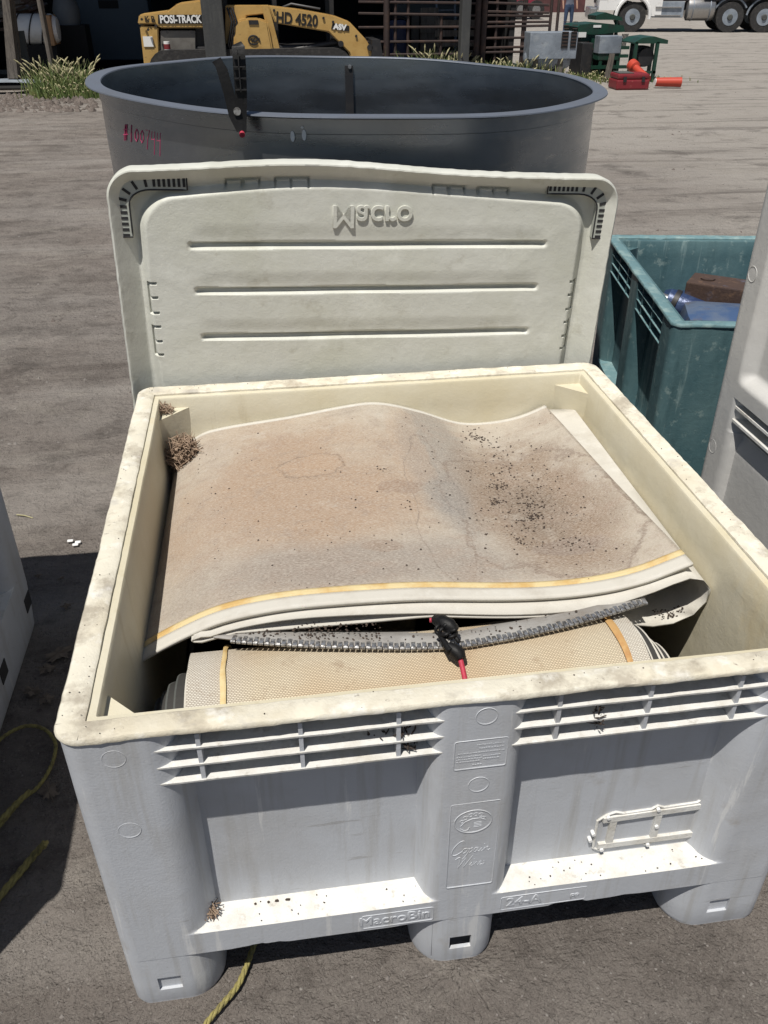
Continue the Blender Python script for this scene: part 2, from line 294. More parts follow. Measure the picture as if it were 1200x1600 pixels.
def lin(a, b, n): return [a+(b-a)*i/n for i in range(n+1)]
def interp(x, pts):
    if x <= pts[0][0]: return pts[0][1]
    for (a, u), (b, v) in zip(pts, pts[1:]):
        if x <= b:
            t = (x-a)/(b-a); return u+(v-u)*t
    return pts[-1][1]
def cinterp(x, pts):   # smooth (Catmull-Rom)
    n = len(pts); x = max(pts[0][0], min(pts[-1][0], x))
    for i in range(n-1):
        if x <= pts[i+1][0]:
            (a, u), (b, v) = pts[i], pts[i+1]; t = (x-a)/(b-a)
            m0 = (v-pts[i-1][1])/(b-pts[i-1][0]) if i > 0 else (v-u)/(b-a)
            m1 = (pts[i+2][1]-u)/(pts[i+2][0]-a) if i < n-2 else (v-u)/(b-a); h = b-a
            return (2*t**3-3*t*t+1)*u+(t**3-2*t*t+t)*h*m0+(-2*t**3+3*t*t)*v+(t**3-t*t)*h*m1
    return pts[-1][1]
nz = lambda x, y=0, z=0: noise.noise(Vector((x, y, z)))
# ------------------------------------------------------------------ ground
def axis(lo, hi, c0, c1, fine, g=1.06):
    a = []; x = c0
    while x < c1: a.append(x); x += fine
    s = fine; L = [c0]
    while L[-1] > lo: s *= g; L.append(L[-1]-s)
    s = fine; R = [x]
    while R[-1] < hi: s *= g; R.append(R[-1]+s)
    return L[:0:-1]+a+R
def ground_h(x, y):
    d = max(abs(x)-.75, abs(y-.65)-.75, 0); k = min(1, d/.4)
    d2 = max(abs(x-1.5)-.8, abs(y-1.2)-1.5, 0); k *= min(1, d2/.3+.1)
    r = min(1, max(0, (y-1.5)/4))
    q = 1/(1+max(0, y-4)**2*.3+max(0, abs(x)-3)**2*.3); h = q*(.010*nz(x*1.3, y*1.6)+.007*nz(x*5, y*6, 3)+.005*nz(x*11, y*13, 7))
    h += r*(.03*q*nz(x*.3, y*1.0, 11)+.012*q*nz(x*.9, y*2.4, 15)+.014*q*nz(x*2.8, y*4, 21)+.008*q*nz(x*6, y*8, 25))
    return h*k-.004
xs = axis(-300, 300, -2.2, 2.4, .03, 1.045); ys = axis(-60, 700, -1.2, 4.0, .03, 1.04)
g = MB().grid([[(x, y, ground_h(x, y)) for x in xs] for y in ys]).build('ground', 'ground', smooth=60); tag(g, kind='structure')
# ------------------------------------------------------------------ bins
def rrect(W, D, r, ins=0, n=6, sides=None):
    """points of a rounded rectangle x in [-W/2,W/2], y in [0,D]; returns (pos, normal, side, u)"""
    out = []; hw = W/2
    S4 = [((0, 0), (1, 0), (0, -1), W), ((hw, D/2), (0, 1), (1, 0), D), ((0, D), (-1, 0), (0, 1), W), ((-hw, D/2), (0, -1), (-1, 0), D)]
    S4[0] = ((0, 0), (1, 0), (0, -1), W)
    for k, (c, t, nn, L) in enumerate(S4):
        us = sides[k] if sides else [-.5, .5]
        for u in us:
            if abs(u) <= L/2-r+1e-6: out.append((c[0]+t[0]*u-nn[0]*ins, c[1]+t[1]*u-nn[1]*ins, nn, k, u))
        a0 = atan2(nn[1], nn[0]); cx = c[0]+t[0]*(L/2-r)-nn[0]*r; cy = c[1]+t[1]*(L/2-r)-nn[1]*r
        rr = max(r-ins, .004); cx2 = c[0]+t[0]*(L/2-ins-rr)-nn[0]*(ins+rr); cy2 = c[1]+t[1]*(L/2-ins-rr)-nn[1]*(ins+rr)
        for i in range(0, n+1):
            a = a0+pi/2*i/n; out.append((cx2+rr*cos(a), cy2+rr*sin(a), (cos(a), sin(a)), -1, 0))
    return out
def side_us(L, posts, fine):
    us = set(); 
    n = int(L/fine)
    for i in range(n+1): us.add(round(-L/2+.036+(L-.072)*i/n, 4))
    return sorted(us)
def make_bin(root, W=1.31, D=1.3, H=.74, mats=('plastic', 'ledge', 'rim', 'cream'), fines=(.006, .03, .03, .03), R=.055, corner=.127, cpost=.05, holes=True, flat=(), ragged=(), zscale=1.0, slat_sides=(0,), floor=.17, feet=True):
    mp, ml, mrim, mc = mats
    def prof(u, L):
        a = abs(u); e = L/2-corner
        p1 = sstep(a, cpost, cpost+.05) if False else (1-sqrt(max(0, 1-min(1, max(0, (a-cpost)/.037))**2)))   # quarter-round shoulder of the centre post
        p2 = (1-sqrt(max(0, 1-min(1, max(0, (e+.0-a+.0)/.052))**2)))
        inner = p1 if a < (cpost+.1) else 1
        outer = p2 if a > e-.1 else 1
        return min(inner, outer) if a < e else 0
    zt = H-.012
    def zf(z):   # recess between base beam and rim
        return sstep(z, .2085, .2125)
    zs = sorted(set([H-.137, H-.134, H-.131, H-.128, H-.124, .145, .149, .156, .18, .2, .206, .2085, .2095, .211, .2125, .22, .26]+[.26+(zt-.26)*i/14 for i in range(15)]))
    sides = [side_us(W, 0, fines[0]), side_us(D, 0, fines[1]), side_us(W, 0, fines[2]), side_us(D, 0, fines[3])]
    rows = []
    for z in zs:
        row = []; dr = .003*(1-z/H)
        for (x, y, nn, k, u) in rrect(W, D, .035, 0, 6, sides):
            L = W if k in (0, 2) else D
            Rz = R-.006*sstep(z, H-.135, H-.125)
            d = (Rz*prof(u, L)*zf(z) if k >= 0 and k not in flat else 0)+dr
            d += .0012*nz(x*6, y*6, z*6)
            zz = z
            if z < .15 and k == 0:
                for (c, wd, hh) in ragged: zz += hh*max(0, 1-abs(u-c)/wd)*(.6+.8*abs(nz(u*60, 3)))
            row.append((x-nn[0]*d, y-nn[1]*d, zz))
        rows.append(row)
    # underside lip
    for ins in (.02, .09):
        rows.insert(0, [(x, y, .146+(.03 if ins > .05 else 0)) for (x, y, nn, k, u) in rrect(W, D, .035, ins+.01, 6, sides)])
    body = weld(MB().grid(rows, True).build('wall', mp, root, smooth=38))
    # ledge faces get the chalky material
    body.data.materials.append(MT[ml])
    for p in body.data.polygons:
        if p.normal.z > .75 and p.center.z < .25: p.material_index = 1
    # base plate
    MB().box((-W/2+.08, .08, .150), (W/2-.08, D-.08, .165)).build('base', mp, root)
    # rim
    prf = [(.002, H-.011), (-.004, H-.010), (-.005, H-.004), (-.002, H), (.034, H), (.040, H-.004), (.041, H-.03)]
    rs = [[round(-L/2+.036+(L-.072)*i/90, 4) for i in range(91)] for L in (W, D, W, D)]
    rows = []
    for (ins, z) in prf:
        row = []
        for (x, y, nn, k, u) in rrect(W, D, .035, ins, 6, rs):
            wv = .0016*nz(x*9, y*9, 2)+.0012*nz(x*40, y*40, 5); e = .0022*nz(x*7, y*7, 9)+.0014*nz(x*50, y*50, 12) if ins < .03 else .001*nz(x*30, y*30)
            row.append((x-nn[0]*e, y-nn[1]*e, z+wv+(.001*nz(x*80, y*80, z*90))))
        rows.append(row)
    MB().grid(rows, True).build('rim', mrim, root, smooth=50)
    # interior
    prf = [(.0405, H-.009), (.053, H-.0105), (.0562, H-.016), (.0568, H-.08), (.060, H-.12), (.066, H-.20), (.067, .3), (.070, floor+.02), (.08, floor), (.25, floor), (.5, floor)]
    rows = []
    for (ins, z) in prf:
        rows.append([(x+.0012*nz(x*8, y*8, z*8), y+.0012*nz(y*8, x*8, z*8), z) for (x, y, nn, k, u) in rrect(W, D, .035, ins, 4, [[round(-L/2+.036+(L-.072)*i/16, 4) for i in range(17)] for L in (W, D, W, D)])])
    rows.append([(0, D/2, floor)]*len(rows[0]))
    MB().grid(rows, True).build('inner_wall', mc, root, smooth=40)
    # corner gussets
    a = .056; g_ = .075
    for sx in (-1, 1):
        for (y0, sy) in ((0, 1), (D, -1)):
            x0 = sx*(W/2-a); yy = y0+sy*a
            MB().prism([(x0, yy), (x0-sx*g_, yy), (x0, yy+sy*g_)], H-.3, H-.04, 2).build('corner_gusset', mc, root)
    # slats and ribs
    for k in slat_sides:
        L = W if k in (0, 2) else D
        T = {0: Matrix(), 3: Matrix.Translation((-W/2, D/2, 0)) @ Matrix.Rotation(-pi/2, 4, 'Z'), 1: Matrix.Translation((W/2, D/2, 0)) @ Matrix.Rotation(pi/2, 4, 'Z'), 2: Matrix.Translation((0, D, 0)) @ Matrix.Rotation(pi, 4, 'Z')}[k]
        for s in (-1, 1):
            x0, x1 = cpost+.001, L/2-corner-.001
            for zz in (H-.046, H-.083, H-.120):
                m = MB(); m.T = T; N = 24; rws = []
                for i in range(N+1):
                    x = s*(x0+(x1-x0)*i/N); wv = .0012*nz(x*14, zz*30); fr = .0025+.0008*nz(x*40, zz*20)
                    rws.append([(x, fr-.0005, zz-.004+wv), (x, fr-.001, zz+wv), (x, .049, zz+.003+wv), (x, .049, zz-.008+wv)])
                m.grid(rws, True); o = m.build('slat', ml, root, smooth=40)
            for rx in (.133, .289, .447):
                if rx > L/2-corner-.03: continue
                m = MB(); m.T = T; m.prism([(.0035, H-.125), (.0035, H-.02), (.049, H-.02), (.049, H-.125)], s*rx-.0035, s*rx+.0035, 0); m.build('rib', mp, root)
    # feet
    if feet:
        for ix, (fx0, fx1) in enumerate(((-W/2+.003, -.472), (-.098, .072), (.445, W/2-.003))):
            for iy, fy in enumerate((0.0030,)):
                if iy == 1 and ix == 1 and False: continue
                r = .06; pts = []
                yb = D-.003; c = []
                rl = .03 if ix == 0 else .07; rr_ = .03 if ix == 2 else (.07 if ix == 0 else .045)
                for (cx, cy, a0, r) in ((fx0, fy, 180, rl), (fx1, fy, 270, rr_), (fx1, yb, 0, .03), (fx0, yb, 90, .03)):
                    sxx = r if cx == fx0 else -r; syy = r if cy == fy else -r
                    c += [(cx+sxx+r*cos(radians(a0+90*i/8)), cy+syy+r*sin(radians(a0+90*i/8))) for i in range(9)]
                rows = []
                cx = (fx0+fx1)/2; cy = (fy+yb)/2
                for z, sc in ((.16, 1), (.06, .99), (.008, .98), (.0, .965), (-.004, .93)):
                    rows.append([(cx+(x-cx)*sc, (fy+(y-fy)*sc) if z > .007 else fy+.002+(y-fy)*sc, z) for x, y in c])
                m = MB().grid(rows, True); n0 = len(c); m.f.append(tuple(4*n0+i for i in range(n0))); m.f.append(tuple(range(n0)))
                o = m.build('foot', mp, root, smooth=40)
                if iy == 0 and holes:
                    weld(o)
                    hx = (-.575, -.003, .548)[ix]; dd = (.006, .012, .006)[ix]
                    if ix == 1: cut(o, (-.06, fy+.008, .008), (.04, fy+.15, .13))
                    cut(o, (hx-.022, fy-.01, .040), (hx+.022, fy+dd, .080))
    return root
def ring_mark(root, x, z, r=.018, name='moulded_mark', m='plastic', y=-.0002, T=None, tr=.0012):
    mb = MB(); 
    if T: mb.T = T
    mb.tube([(x+r*cos(t), y+.0002, z+r*sin(t)) for t in [2*pi*i/20 for i in range(20)]], tr, 5, closed=True); return mb.build(name, m, root, smooth=60)
def frame_mark(root, x0, x1, z0, z1, name='label_frame', r=.0012, m='plastic', y=0.0085, rc=.004):
    pts = []
    for (cx, cz, a0) in ((x1-rc, z1-rc, 0), (x0+rc, z1-rc, 90), (x0+rc, z0+rc, 180), (x1-rc, z0+rc, 270)):
        pts += [(cx+rc*cos(radians(a0+30*i)), y, cz+rc*sin(radians(a0+30*i))) for i in range(4)]
    return MB().tube(pts, r, 5, closed=True).build(name, m, root, smooth=60)
yf = lambda z: .003*(1-z/.74)    # front face y at height z (draft)
main = thing('storage_bin', 'open white plastic storage bin full of folded conveyor belting, in the middle of the photo', 'bin')
make_bin(main, fines=(.006, .03, .03, .03), ragged=((-.40, .05, .008), (-.36, .02, .006), (.205, .035, .022), (.235, .012, .014), (-.1, .04, .004), (.33, .03, .004)), slat_sides=(0,))
ring_mark(main, -.578, .521, y=yf(.52)); ring_mark(main, .006, .532, y=yf(.53)); ring_mark(main, -.575, .690, y=yf(.69)); ring_mark(main, .01, .695, y=yf(.69)); ring_mark(main, .575, .53, y=yf(.53))
frame_mark(main, -.040, .050, .575, .642, y=yf(.61)); frame_mark(main, -.040, .049, .248, .485, y=yf(.35))
frame_mark(main, -.200, -.062, .153, .193, y=yf(.17)); frame_mark(main, .072, .245, .153, .193, y=yf(.17))
text('MacroBin', .036, onfront(-.137, yf(.17)+.0002, .174), 'plastic', main, 'moulded_lettering', .0010, .0006)
text('24-A', .036, onfront(.118, yf(.17)+.0002, .174), 'plastic', main, 'moulded_lettering', .0010, .0006)
text('PP', .018, onfront(.222, yf(.17)+.0002, .168), 'plastic', main, 'moulded_lettering', .0012, .0005)
lp = MB(); rr_ = random.Random(3)
for (xa, xb, zz) in ((-.002, .044, .6285), (.002, .044, .620), (-.034, .044, .611), (-.036, .004, .603), (-.036, .006, .597), (-.036, .004, .591), (.010, .038, .601), (.010, .036, .594), (-.008, .006, .582)):
    x = xa
    while x < xb:   # worn, unreadable rows of small moulded print
        l_ = rr_.uniform(.0012, .004); lp.box((x, yf(.6)-.0006, zz), (min(x+l_, xb+.002), yf(.6)+.001, zz+rr_.uniform(.0018, .003))); x += l_+rr_.uniform(.0007, .0016)
lp.build('worn_print', 'plastic', main)
# winery script, modelled as strokes
def strokes(L, ox, oz, sx, sz, r, y):
    m = MB()
    for st in L:
        P = []
        for i in range(len(st)-1):
            p0, p1, p2, p3 = st[max(i-1, 0)], st[i], st[i+1], st[min(i+2, len(st)-1)]
            for t in (0, .25, .5, .75):
                P.append([.5*((2*p1[k])+(-p0[k]+p2[k])*t+(2*p0[k]-5*p1[k]+4*p2[k]-p3[k])*t*t+(-p0[k]+3*p1[k]-3*p2[k]+p3[k])*t**3) for k in (0, 1)])
        P.append(st[-1]); m.tube([(ox+(p[0]+.22*p[1])*sx, y, oz+p[1]*sz) for p in P], r, 5)
    return m
cop = [[(1.9, 2.6), (1.5, 3.1), (.7, 2.7), (0, 1.4), (.1, .2), (.9, 0), (1.9, .7)], [(2.6, 1.3), (2.1, 1.2), (2, .4), (2.5, .3), (2.9, 1.0), (2.6, 1.3)], [(2.9, 1), (3.3, 1.2), (3.0, -.2), (2.5, -1.1)], [(3.2, .8), (3.7, 1.3), (3.9, .8), (3.5, .3), (3.2, .4)],
       [(4.8, 1.2), (4.3, 1.2), (4.2, .4), (4.6, .4), (4.9, 1.2), (4.9, .4), (5.3, .5)], [(5.3, .5), (5.6, 1.2), (5.5, .4), (5.9, .5)], [(5.8, 1.8), (5.9, 1.9)], [(5.9, .5), (6.2, 1.2), (6.1, .4)], [(6.2, .8), (6.7, 1.2), (6.8, .4), (7.3, .6)]]
win = [[(0, 2.2), (.5, 2.6), (.9, 2.3), (1.0, .2)], [(1.0, .2), (1.9, 2.4)], [(1.9, 2.4), (2.0, .2)], [(2.0, .2), (3.1, 2.7)], [(3.1, .5), (3.4, 1.2), (3.3, .4), (3.7, .5)], [(3.6, 1.8), (3.7, 1.9)], [(3.8, 1.2), (3.8, .4), (4.3, 1.2), (4.5, .4), (4.8, .6)], [(4.8, .7), (5.2, 1.0), (5.0, 1.2), (4.8, .7), (5.1, .4), (5.5, .6)], [(5.6, 1.2), (5.9, .9), (5.7, .4), (5.4, .4)]]
strokes(cop, -.034, .344, .0098, .0125, .0009, yf(.35)).build('moulded_script', 'plastic', main, smooth=60)
strokes(win, -.030, .303, .0100, .0125, .0009, yf(.31)).build('moulded_script', 'plastic', main, smooth=60)
em = MB(); em.tube([(.002+.034*cos(t), yf(.43), .435+.030*sin(t)) for t in [2*pi*i/32 for i in range(32)]], .0013, 5, closed=True)
for (cx, cz, rr) in ((-.012, .446, .006), (-.003, .452, .005), (.006, .453, .005), (.015, .450, .006), (.02, .441, .005), (-.018, .437, .005)):
    em.tube([(cx+rr*(1-.1*i/2)*cos(i*.7), yf(.43), cz+rr*(1-.05*i)*sin(i*.7)) for i in range(11)], .0008, 4)
em.tube([(-.02, yf(.42), .425), (-.012, yf(.42), .436), (0, yf(.42), .442), (.014, yf(.42), .442), (.024, yf(.42), .436)], .001, 5)
em.tube([(-.02, yf(.42), .418), (-.014, yf(.42), .412), (-.006, yf(.42), .413), (-.004, yf(.42), .42)], .001, 5)
for k in range(4): em.tube([(.004, yf(.42), .431-.004*k), (.018, yf(.42), .432-.004*k)], .0006, 4)
em.build('moulded_emblem', 'plastic', main, smooth=60)
# card holder on the right panel
ch = MB(); yy = .0545; pts = [(.270, .236), (.268, .319), (.285, .333), (.302, .338), (.318, .332), (.375, .334), (.387, .342), (.400, .335), (.468, .337), (.480, .347), (.494, .344), (.499, .333), (.496, .234), (.482, .228), (.47, .232), (.395, .232), (.383, .225), (.371, .232), (.30, .232), (.285, .226)]
ch.tube([(x, yy, z) for x, z in pts], .0028, 6, closed=True)
for a, b in (((.278, .322), (.490, .328)), ((.278, .243), (.488, .243)), ((.300, .243), (.300, .322)), ((.392, .243), (.392, .326)), ((.489, .243), (.489, .328))):
    dx, dz = b[0]-a[0], b[1]-a[1]; L = sqrt(dx*dx+dz*dz); px_, pz_ = -dz/L*.007, dx/L*.007
    vt = .0008 if a[0] == b[0] else 0; ch.prism([(a[0]+px_, a[1]+pz_), (b[0]+px_, b[1]+pz_), (b[0]-px_, b[1]-pz_), (a[0]-px_, a[1]-pz_)], .0495+vt, .0575+vt)
chf = ch.build('card_holder', 'ledge', main, smooth=40)
for (x, z) in ((.287, .330), (.387, .336), (.482, .340), (.286, .234), (.383, .231), (.482, .234), (.392, .285), (.258, .268), (.262, .286)):
    MB().cyl((x, .0465, z), (x, .0575, z), .004, 10).build('rivet', 'white', chf, smooth=60)
# grey tall bin on the right
def grey_bin():
    root = thing('storage_bin', 'tall smooth grey plastic bin standing at the right edge of the photo', 'bin', (.92, 1.055, 0), -pi/2)
    # local frame: front face (y=0) looks to world -x ; local x runs toward world -y
    W = 1.2; H = 1.5
    def prof(u): 
        a = min(u, W-u); p = 1-sqrt(max(0, 1-min(1, max(0, (a-.088)/.035))**2)) if a > .088 else 0
        return min(p, 1)
    zs = lin(.0, .56, 12)+lin(.57, .66, 14)+[.664, .668]+lin(.672, .76, 8)+[.7605, .764, .768]+lin(.775, .90, 24)+lin(.92, H, 16)
    def d(u, z):
        p = prof(u)
        if z < .665: k = .022*(1-sstep(z, .60, .665)*.0)+.012*sstep(z, .61, .664)
        elif z < .7605: k = .06
        else:
            k = .028*sstep(z, .79, .835)
        if z >= .7605: 
            e = max(0, min(u, W-u)-.088); rr = .05
            return .032*sstep(z, .80, .835)*sstep(min(u, W-u), .088, .125)
        return k*p
    us = sorted(set(lin(.03, .20, 40)+lin(.2, 1.0, 20)+lin(1.0, 1.17, 20)))
    rows = []
    for z in zs:
        r = [(0.0+.03-.03*sin(t), .03-.03*cos(t), z) for t in (pi/2, pi*.35, pi*.2, pi*.1)]
        r += [(u, d(u, z)+.001*nz(u*5, z*5), z) for u in us]
        r += [(W-.03+.03*sin(t), .03-.03*cos(t), z) for t in (pi*.1, pi*.2, pi*.35, pi/2)]
        r += [(W, 1.1, z), (0, 1.1, z)]; rows.append(r)
    MB().grid(rows, True).build('wall', 'grey', root, smooth=35)
    MB().bbox((-.004, -.004, H-.012), (W+.004, 1.104, H+.01), .006).build('rim', 'grey', root)
    for zz in (.738, .700):
        MB().prism([(.090, .012), (.105, .002), (W-.105, .002), (W-.09, .012), (W-.09, .058), (.09, .058)], zz-.004, zz+.003, 2).build('slat', 'ledge', root)
    for zz in (1.075, .59): ring_mark(root, .045, zz, .019, m='grey', y=.0002, tr=.0010)
grey_bin()
# teal bin
teal = thing('storage_bin', 'worn teal plastic bin holding blue steel scrap, behind the tall grey bin', 'bin')
tW, tD = 1.22, 1.16
make_bin(teal, tW, tD, .74, ('teal', 'tealrim', 'tealrim', 'teal'), (.03, .03, .03, .012), slat_sides=(3,), holes=False, flat=(0,))
TA = radians(-10.2); teal.rotation_euler = (0, 0, TA)
tc0 = Vector((1.035, 1.575, 0)); teal.location = tc0-Matrix.Rotation(TA, 3, 'Z') @ Vector((-tW/2, 0, 0))
# left bin in shade
lb = thing('storage_bin', 'shaded white plastic bin cut off by the left edge of the photo', 'bin', (-1.732, -.07, 0))
make_bin(lb, 1.31, 1.355, .95, ('plastic', 'ledge', 'rim', 'cream'), (.03, .012, .03, .03), slat_sides=(1,), holes=False)
for (y, z) in ((1.29, .10), (.98, .10), (.70, .10)):
    MB().box((.6495, y-.028, z-.024), (.6535, y+.028, z+.024)).build('foot_hole', 'dark', lb)
# ------------------------------------------------------------------ lid
lid = thing('bin_lid', 'pale green-white ribbed plastic lid standing upright between the bin and the steel tank', 'lid')
LW, LH = 1.345, 1.279
ctrB = Vector((-.042, 1.368, 0.0)); rl = radians(2.3)
wa = Vector((cos(rl), 0, -sin(rl))); ub = Vector((sin(rl), .006, cos(rl))).normalized(); na = wa.cross(ub)*-1  # na toward camera?
if na.y > 0: na = -na
Ml = Matrix(((wa.x, ub.x, na.x, ctrB.x), (wa.y, ub.y, na.y, ctrB.y), (wa.z, ub.z, na.z, ctrB.z), (0, 0, 0, 1)))
lid.matrix_world = Ml      # local x = width, y = up the lid, z = toward the photographer
def rr_d(x, y, x0, x1, y0, y1, r):   # signed distance to rounded rectangle, negative inside
    cx, cy = (x0+x1)/2, (y0+y1)/2; qx = abs(x-cx)-(x1-x0)/2+r; qy = abs(y-cy)-(y1-y0)/2+r
    return sqrt(max(qx, 0)**2+max(qy, 0)**2)+min(max(qx, qy), 0)-r
def lid_h(x, y):
    e = rr_d(x, y, -LW/2, LW/2, 0, LH, .07)
    lip = .048*max(0, min(1, (e+.056)/.049))*(1-.2*sstep(e, -.004, 0))
    top = 1.214+.030*cos(x/.62*1.45)
    cr = rr_d(x, y, -.600+.01*sin(y*5), .600, .06, top, .09)
    pan = .030*sstep(cr, .006, -.022)+.006*sstep(cr, 0, -.25)
    h = max(lip, pan)
    for yc, a, b in ((1.098, -.485, .492), (.978, -.478, .482), (.849, -.470, .472)):
        dd = abs(y-yc-.004*sin(x*2)); t = (1-sstep(dd, .003, .011))*sstep(x, a, a+.012)*(1-sstep(x, b-.014, b)); h -= .014*t
        if y > yc: h -= .004*(1-sstep(y-yc, .011, .055))*sstep(x, a-.01, a+.05)*(1-sstep(x, b-.05, b+.01))
    def gr(x0, x1, y0, y1):
        return .011 if x0 <= x <= x1 and y0 <= y <= y1 else 0
    gcut = 0
    for c in (-.335, -.210, .205, .328):
        gcut = max(gcut, gr(c-.045, c+.045, 1.240, 1.246), gr(c-.045, c-.040, 1.224, 1.246), gr(c-.003, c+.003, 1.224, 1.246), gr(c+.040, c+.045, 1.224, 1.246))
    for s in (-1, 1):
        for c in (.955, .835):
            sx_ = x*s
            if .592 <= sx_ <= .598 and abs(y-c) < .042: gcut = .011
            for o_ in (-.040, 0, .040):
                if .575 <= sx_ <= .598 and abs(y-c-o_) < .003: gcut = .011
    h -= gcut
    return h+.0012*nz(x*4, y*4, 5)+.0005*nz(x*20, y*20)
lx = lin(-LW/2, -.57, 34)+lin(-.567, .567, 252)[0:]+lin(.57, LW/2, 34); ly = lin(0, .6, 30)+lin(.604, LH, 210)
def lid_pt(x, y):   # round the outline
    r = .07
    for s in (-1, 1):
        cx, cy = s*(LW/2-r), LH-r
        if x*s > cx*s and y > cy:
            dx, dy = abs(x-cx)/r, (y-cy)/r; m = max(dx, dy); L = sqrt(dx*dx+dy*dy)
            if L > 0: x, y = cx+s*dx*m/L*r, cy+dy*m/L*r
    return x, y
rows = []
for y in ly:
    row = []
    for x in lx:
        X, Y = lid_pt(x, y); up = .026*exp(-((X+.17)/.33)**2)*sstep(Y, 1.1, 1.29); edge = .0015*nz(X*40, Y*40)*(1 if abs(X) > LW/2-.01 or Y > LH-.01 else 0)
        row.append((X+edge, Y+up+edge, lid_h(X, Y)))
    rows.append(row)
m = MB().grid(rows); n = len(lx)
back = [[(p[0], p[1], -.008) for p in (rows[0][0], rows[0][-1])], [(p[0], p[1], -.008) for p in (rows[-1][0], rows[-1][-1])]]
per = [rows[0][j] for j in range(n)]+[rows[i][-1] for i in range(1, len(rows))]+[rows[-1][j] for j in range(n-2, -1, -1)]+[rows[i][0] for i in range(len(rows)-2, 0, -1)]
m.grid([[p for p in per], [(p[0], p[1], -.008) for p in per], [(p[0]*.9, (p[1]-.6)*.9+.6, -.009) for p in per], [(0, .6, -.009)]*len(per)], True)
weld(m.build('panel', 'lid', lid, smooth=50))
Mt = Matrix.Translation((.0, 1.174, .034)) @ Matrix.Diagonal((1, -1, 1, 1))
tx = text('Macro', .082, Mt, 'lid', lid, 'moulded_lettering', .0022, .0009, off=.0003, sx=1.03)
for s in (-1, 1):   # ribbed corner inserts
    def C(t):   # path of the L shape
        if t < 1: return (s*(.655-.016), 1.115+(1.195-1.115)*t), (s, 0)
        if t < 2:
            a = (t-1)*pi/2; return (s*(.655-.016-.075+.075*cos(a)), 1.195+.055*sin(a)), (s*cos(a), sin(a))
        return (s*(.564-.09*(t-2)), 1.250), (0, 1)
    Pp = [C(t) for t in lin(0, 1, 6)+lin(1.15, 1.85, 5)+lin(2, 3, 6)]
    z0 = .026; out = [(p[0]+q[0]*.018, p[1]+q[1]*.018, z0) for p, q in Pp]; inn = [(p[0]-q[0]*.018, p[1]-q[1]*.018, z0) for p, q in Pp]
    mm = MB(); rws = [[(o_[0], o_[1], -.0), (o_[0], o_[1], z0), (i_[0], i_[1], z0), (i_[0], i_[1], 0)] for o_, i_ in zip(out, inn)]
    mm.grid(rws, True); mm.f.append((0, 1, 2, 3)); k_ = len(rws)*4; mm.f.append((k_-1, k_-2, k_-3, k_-4))
    ins = mm.build('corner_insert', 'lidmark', lid)
    MB().tube(out+inn[::-1], .0022, 5, closed=True).build('outline_groove', 'dark', ins, smooth=60)
    sl = MB()
    for t in lin(.06, .94, 5)+[1.15, 1.4, 1.65, 1.9]+lin(2.1, 2.92, 6):
        p, q = C(t); tx_ = (-q[1], q[0])
        a_, b_ = (.011, .0035); c4 = [(p[0]+q[0]*a_*i+tx_[0]*b_*j, p[1]+q[1]*a_*i+tx_[1]*b_*j) for i, j in ((-1, -1), (1, -1), (1, 1), (-1, 1))]
        sl.prism(c4, z0-.003, z0+.0012, 2)
    sl.build('slots', 'dark', ins)
# ------------------------------------------------------------------ tank
tank = thing('steel_tank', 'large round open-topped steel tank with a rolled flange behind the bin lid', 'tank', (.073, 2.452, 0))
TR, TH, TB, ta, tb = .914, 1.40, .868, -.022, .019
def tz(x, y): return ta*x+tb*y
def ringr(r, z, n=160, k=1):
    out = []
    for i in range(n):
        t = 2*pi*i/n; w_ = 1+.006*sin(2*t+.8)+.003*sin(5*t); rr = r*w_; x, y = rr*cos(t), rr*sin(t)
        out.append((x, y, z+(tz(x, y) if z > .3 else 0)+.002*k*sin(7*t)*(1 if z > 1.3 else 0)))
    return out
def shell(prof, name, m_):
    return MB().grid([ringr(r, z) for r, z in prof], True).build(name, m_, tank, smooth=45)
dent = lambda z: .003*sin(z*9)
shell([(TB-.01, 0), (TB+.001, .02)]+[(TB+.002+.002*sin(z*11), z) for z in lin(.1, 1.30, 12)]+[(TB+.003, TH-.052), (TB+.007, TH-.05), (TB+.007, TH-.012)], 'outer_wall', 'tank')
shell([(TB+.008, TH-.006), (TR-.001, TH-.005), (TR, TH-.004), (TR-.001, TH-.0005), (TB-.004, TH+.0005), (TB-.006, TH-.003)], 'flange', 'flange')
shell([(TB-.004, TH-.003), (TB-.006, TH-.05)]+[(TB-.006+.002*sin(z*8), z) for z in lin(1.3, .05, 10)]+[(TB-.03, .02), (.4, .018), (.001, .018)], 'inner_wall', 'tank')
a_ = radians(84); sm = MB(); 
sm.T = Matrix.Rotation(a_, 4, 'Z'); sm.box((TB-.024, -.014, .03), (TB-.007, .022, TH-.02)); sm.build('seam_strap', 'machblack', tank)
MB().cyl((cos(a_)*(TB-.03), sin(a_)*(TB-.03), TH-.025), (cos(a_)*(TB-.012), sin(a_)*(TB-.012), TH-.025), .008, 12).build('strap_bolt', 'chrome', tank, smooth=50)
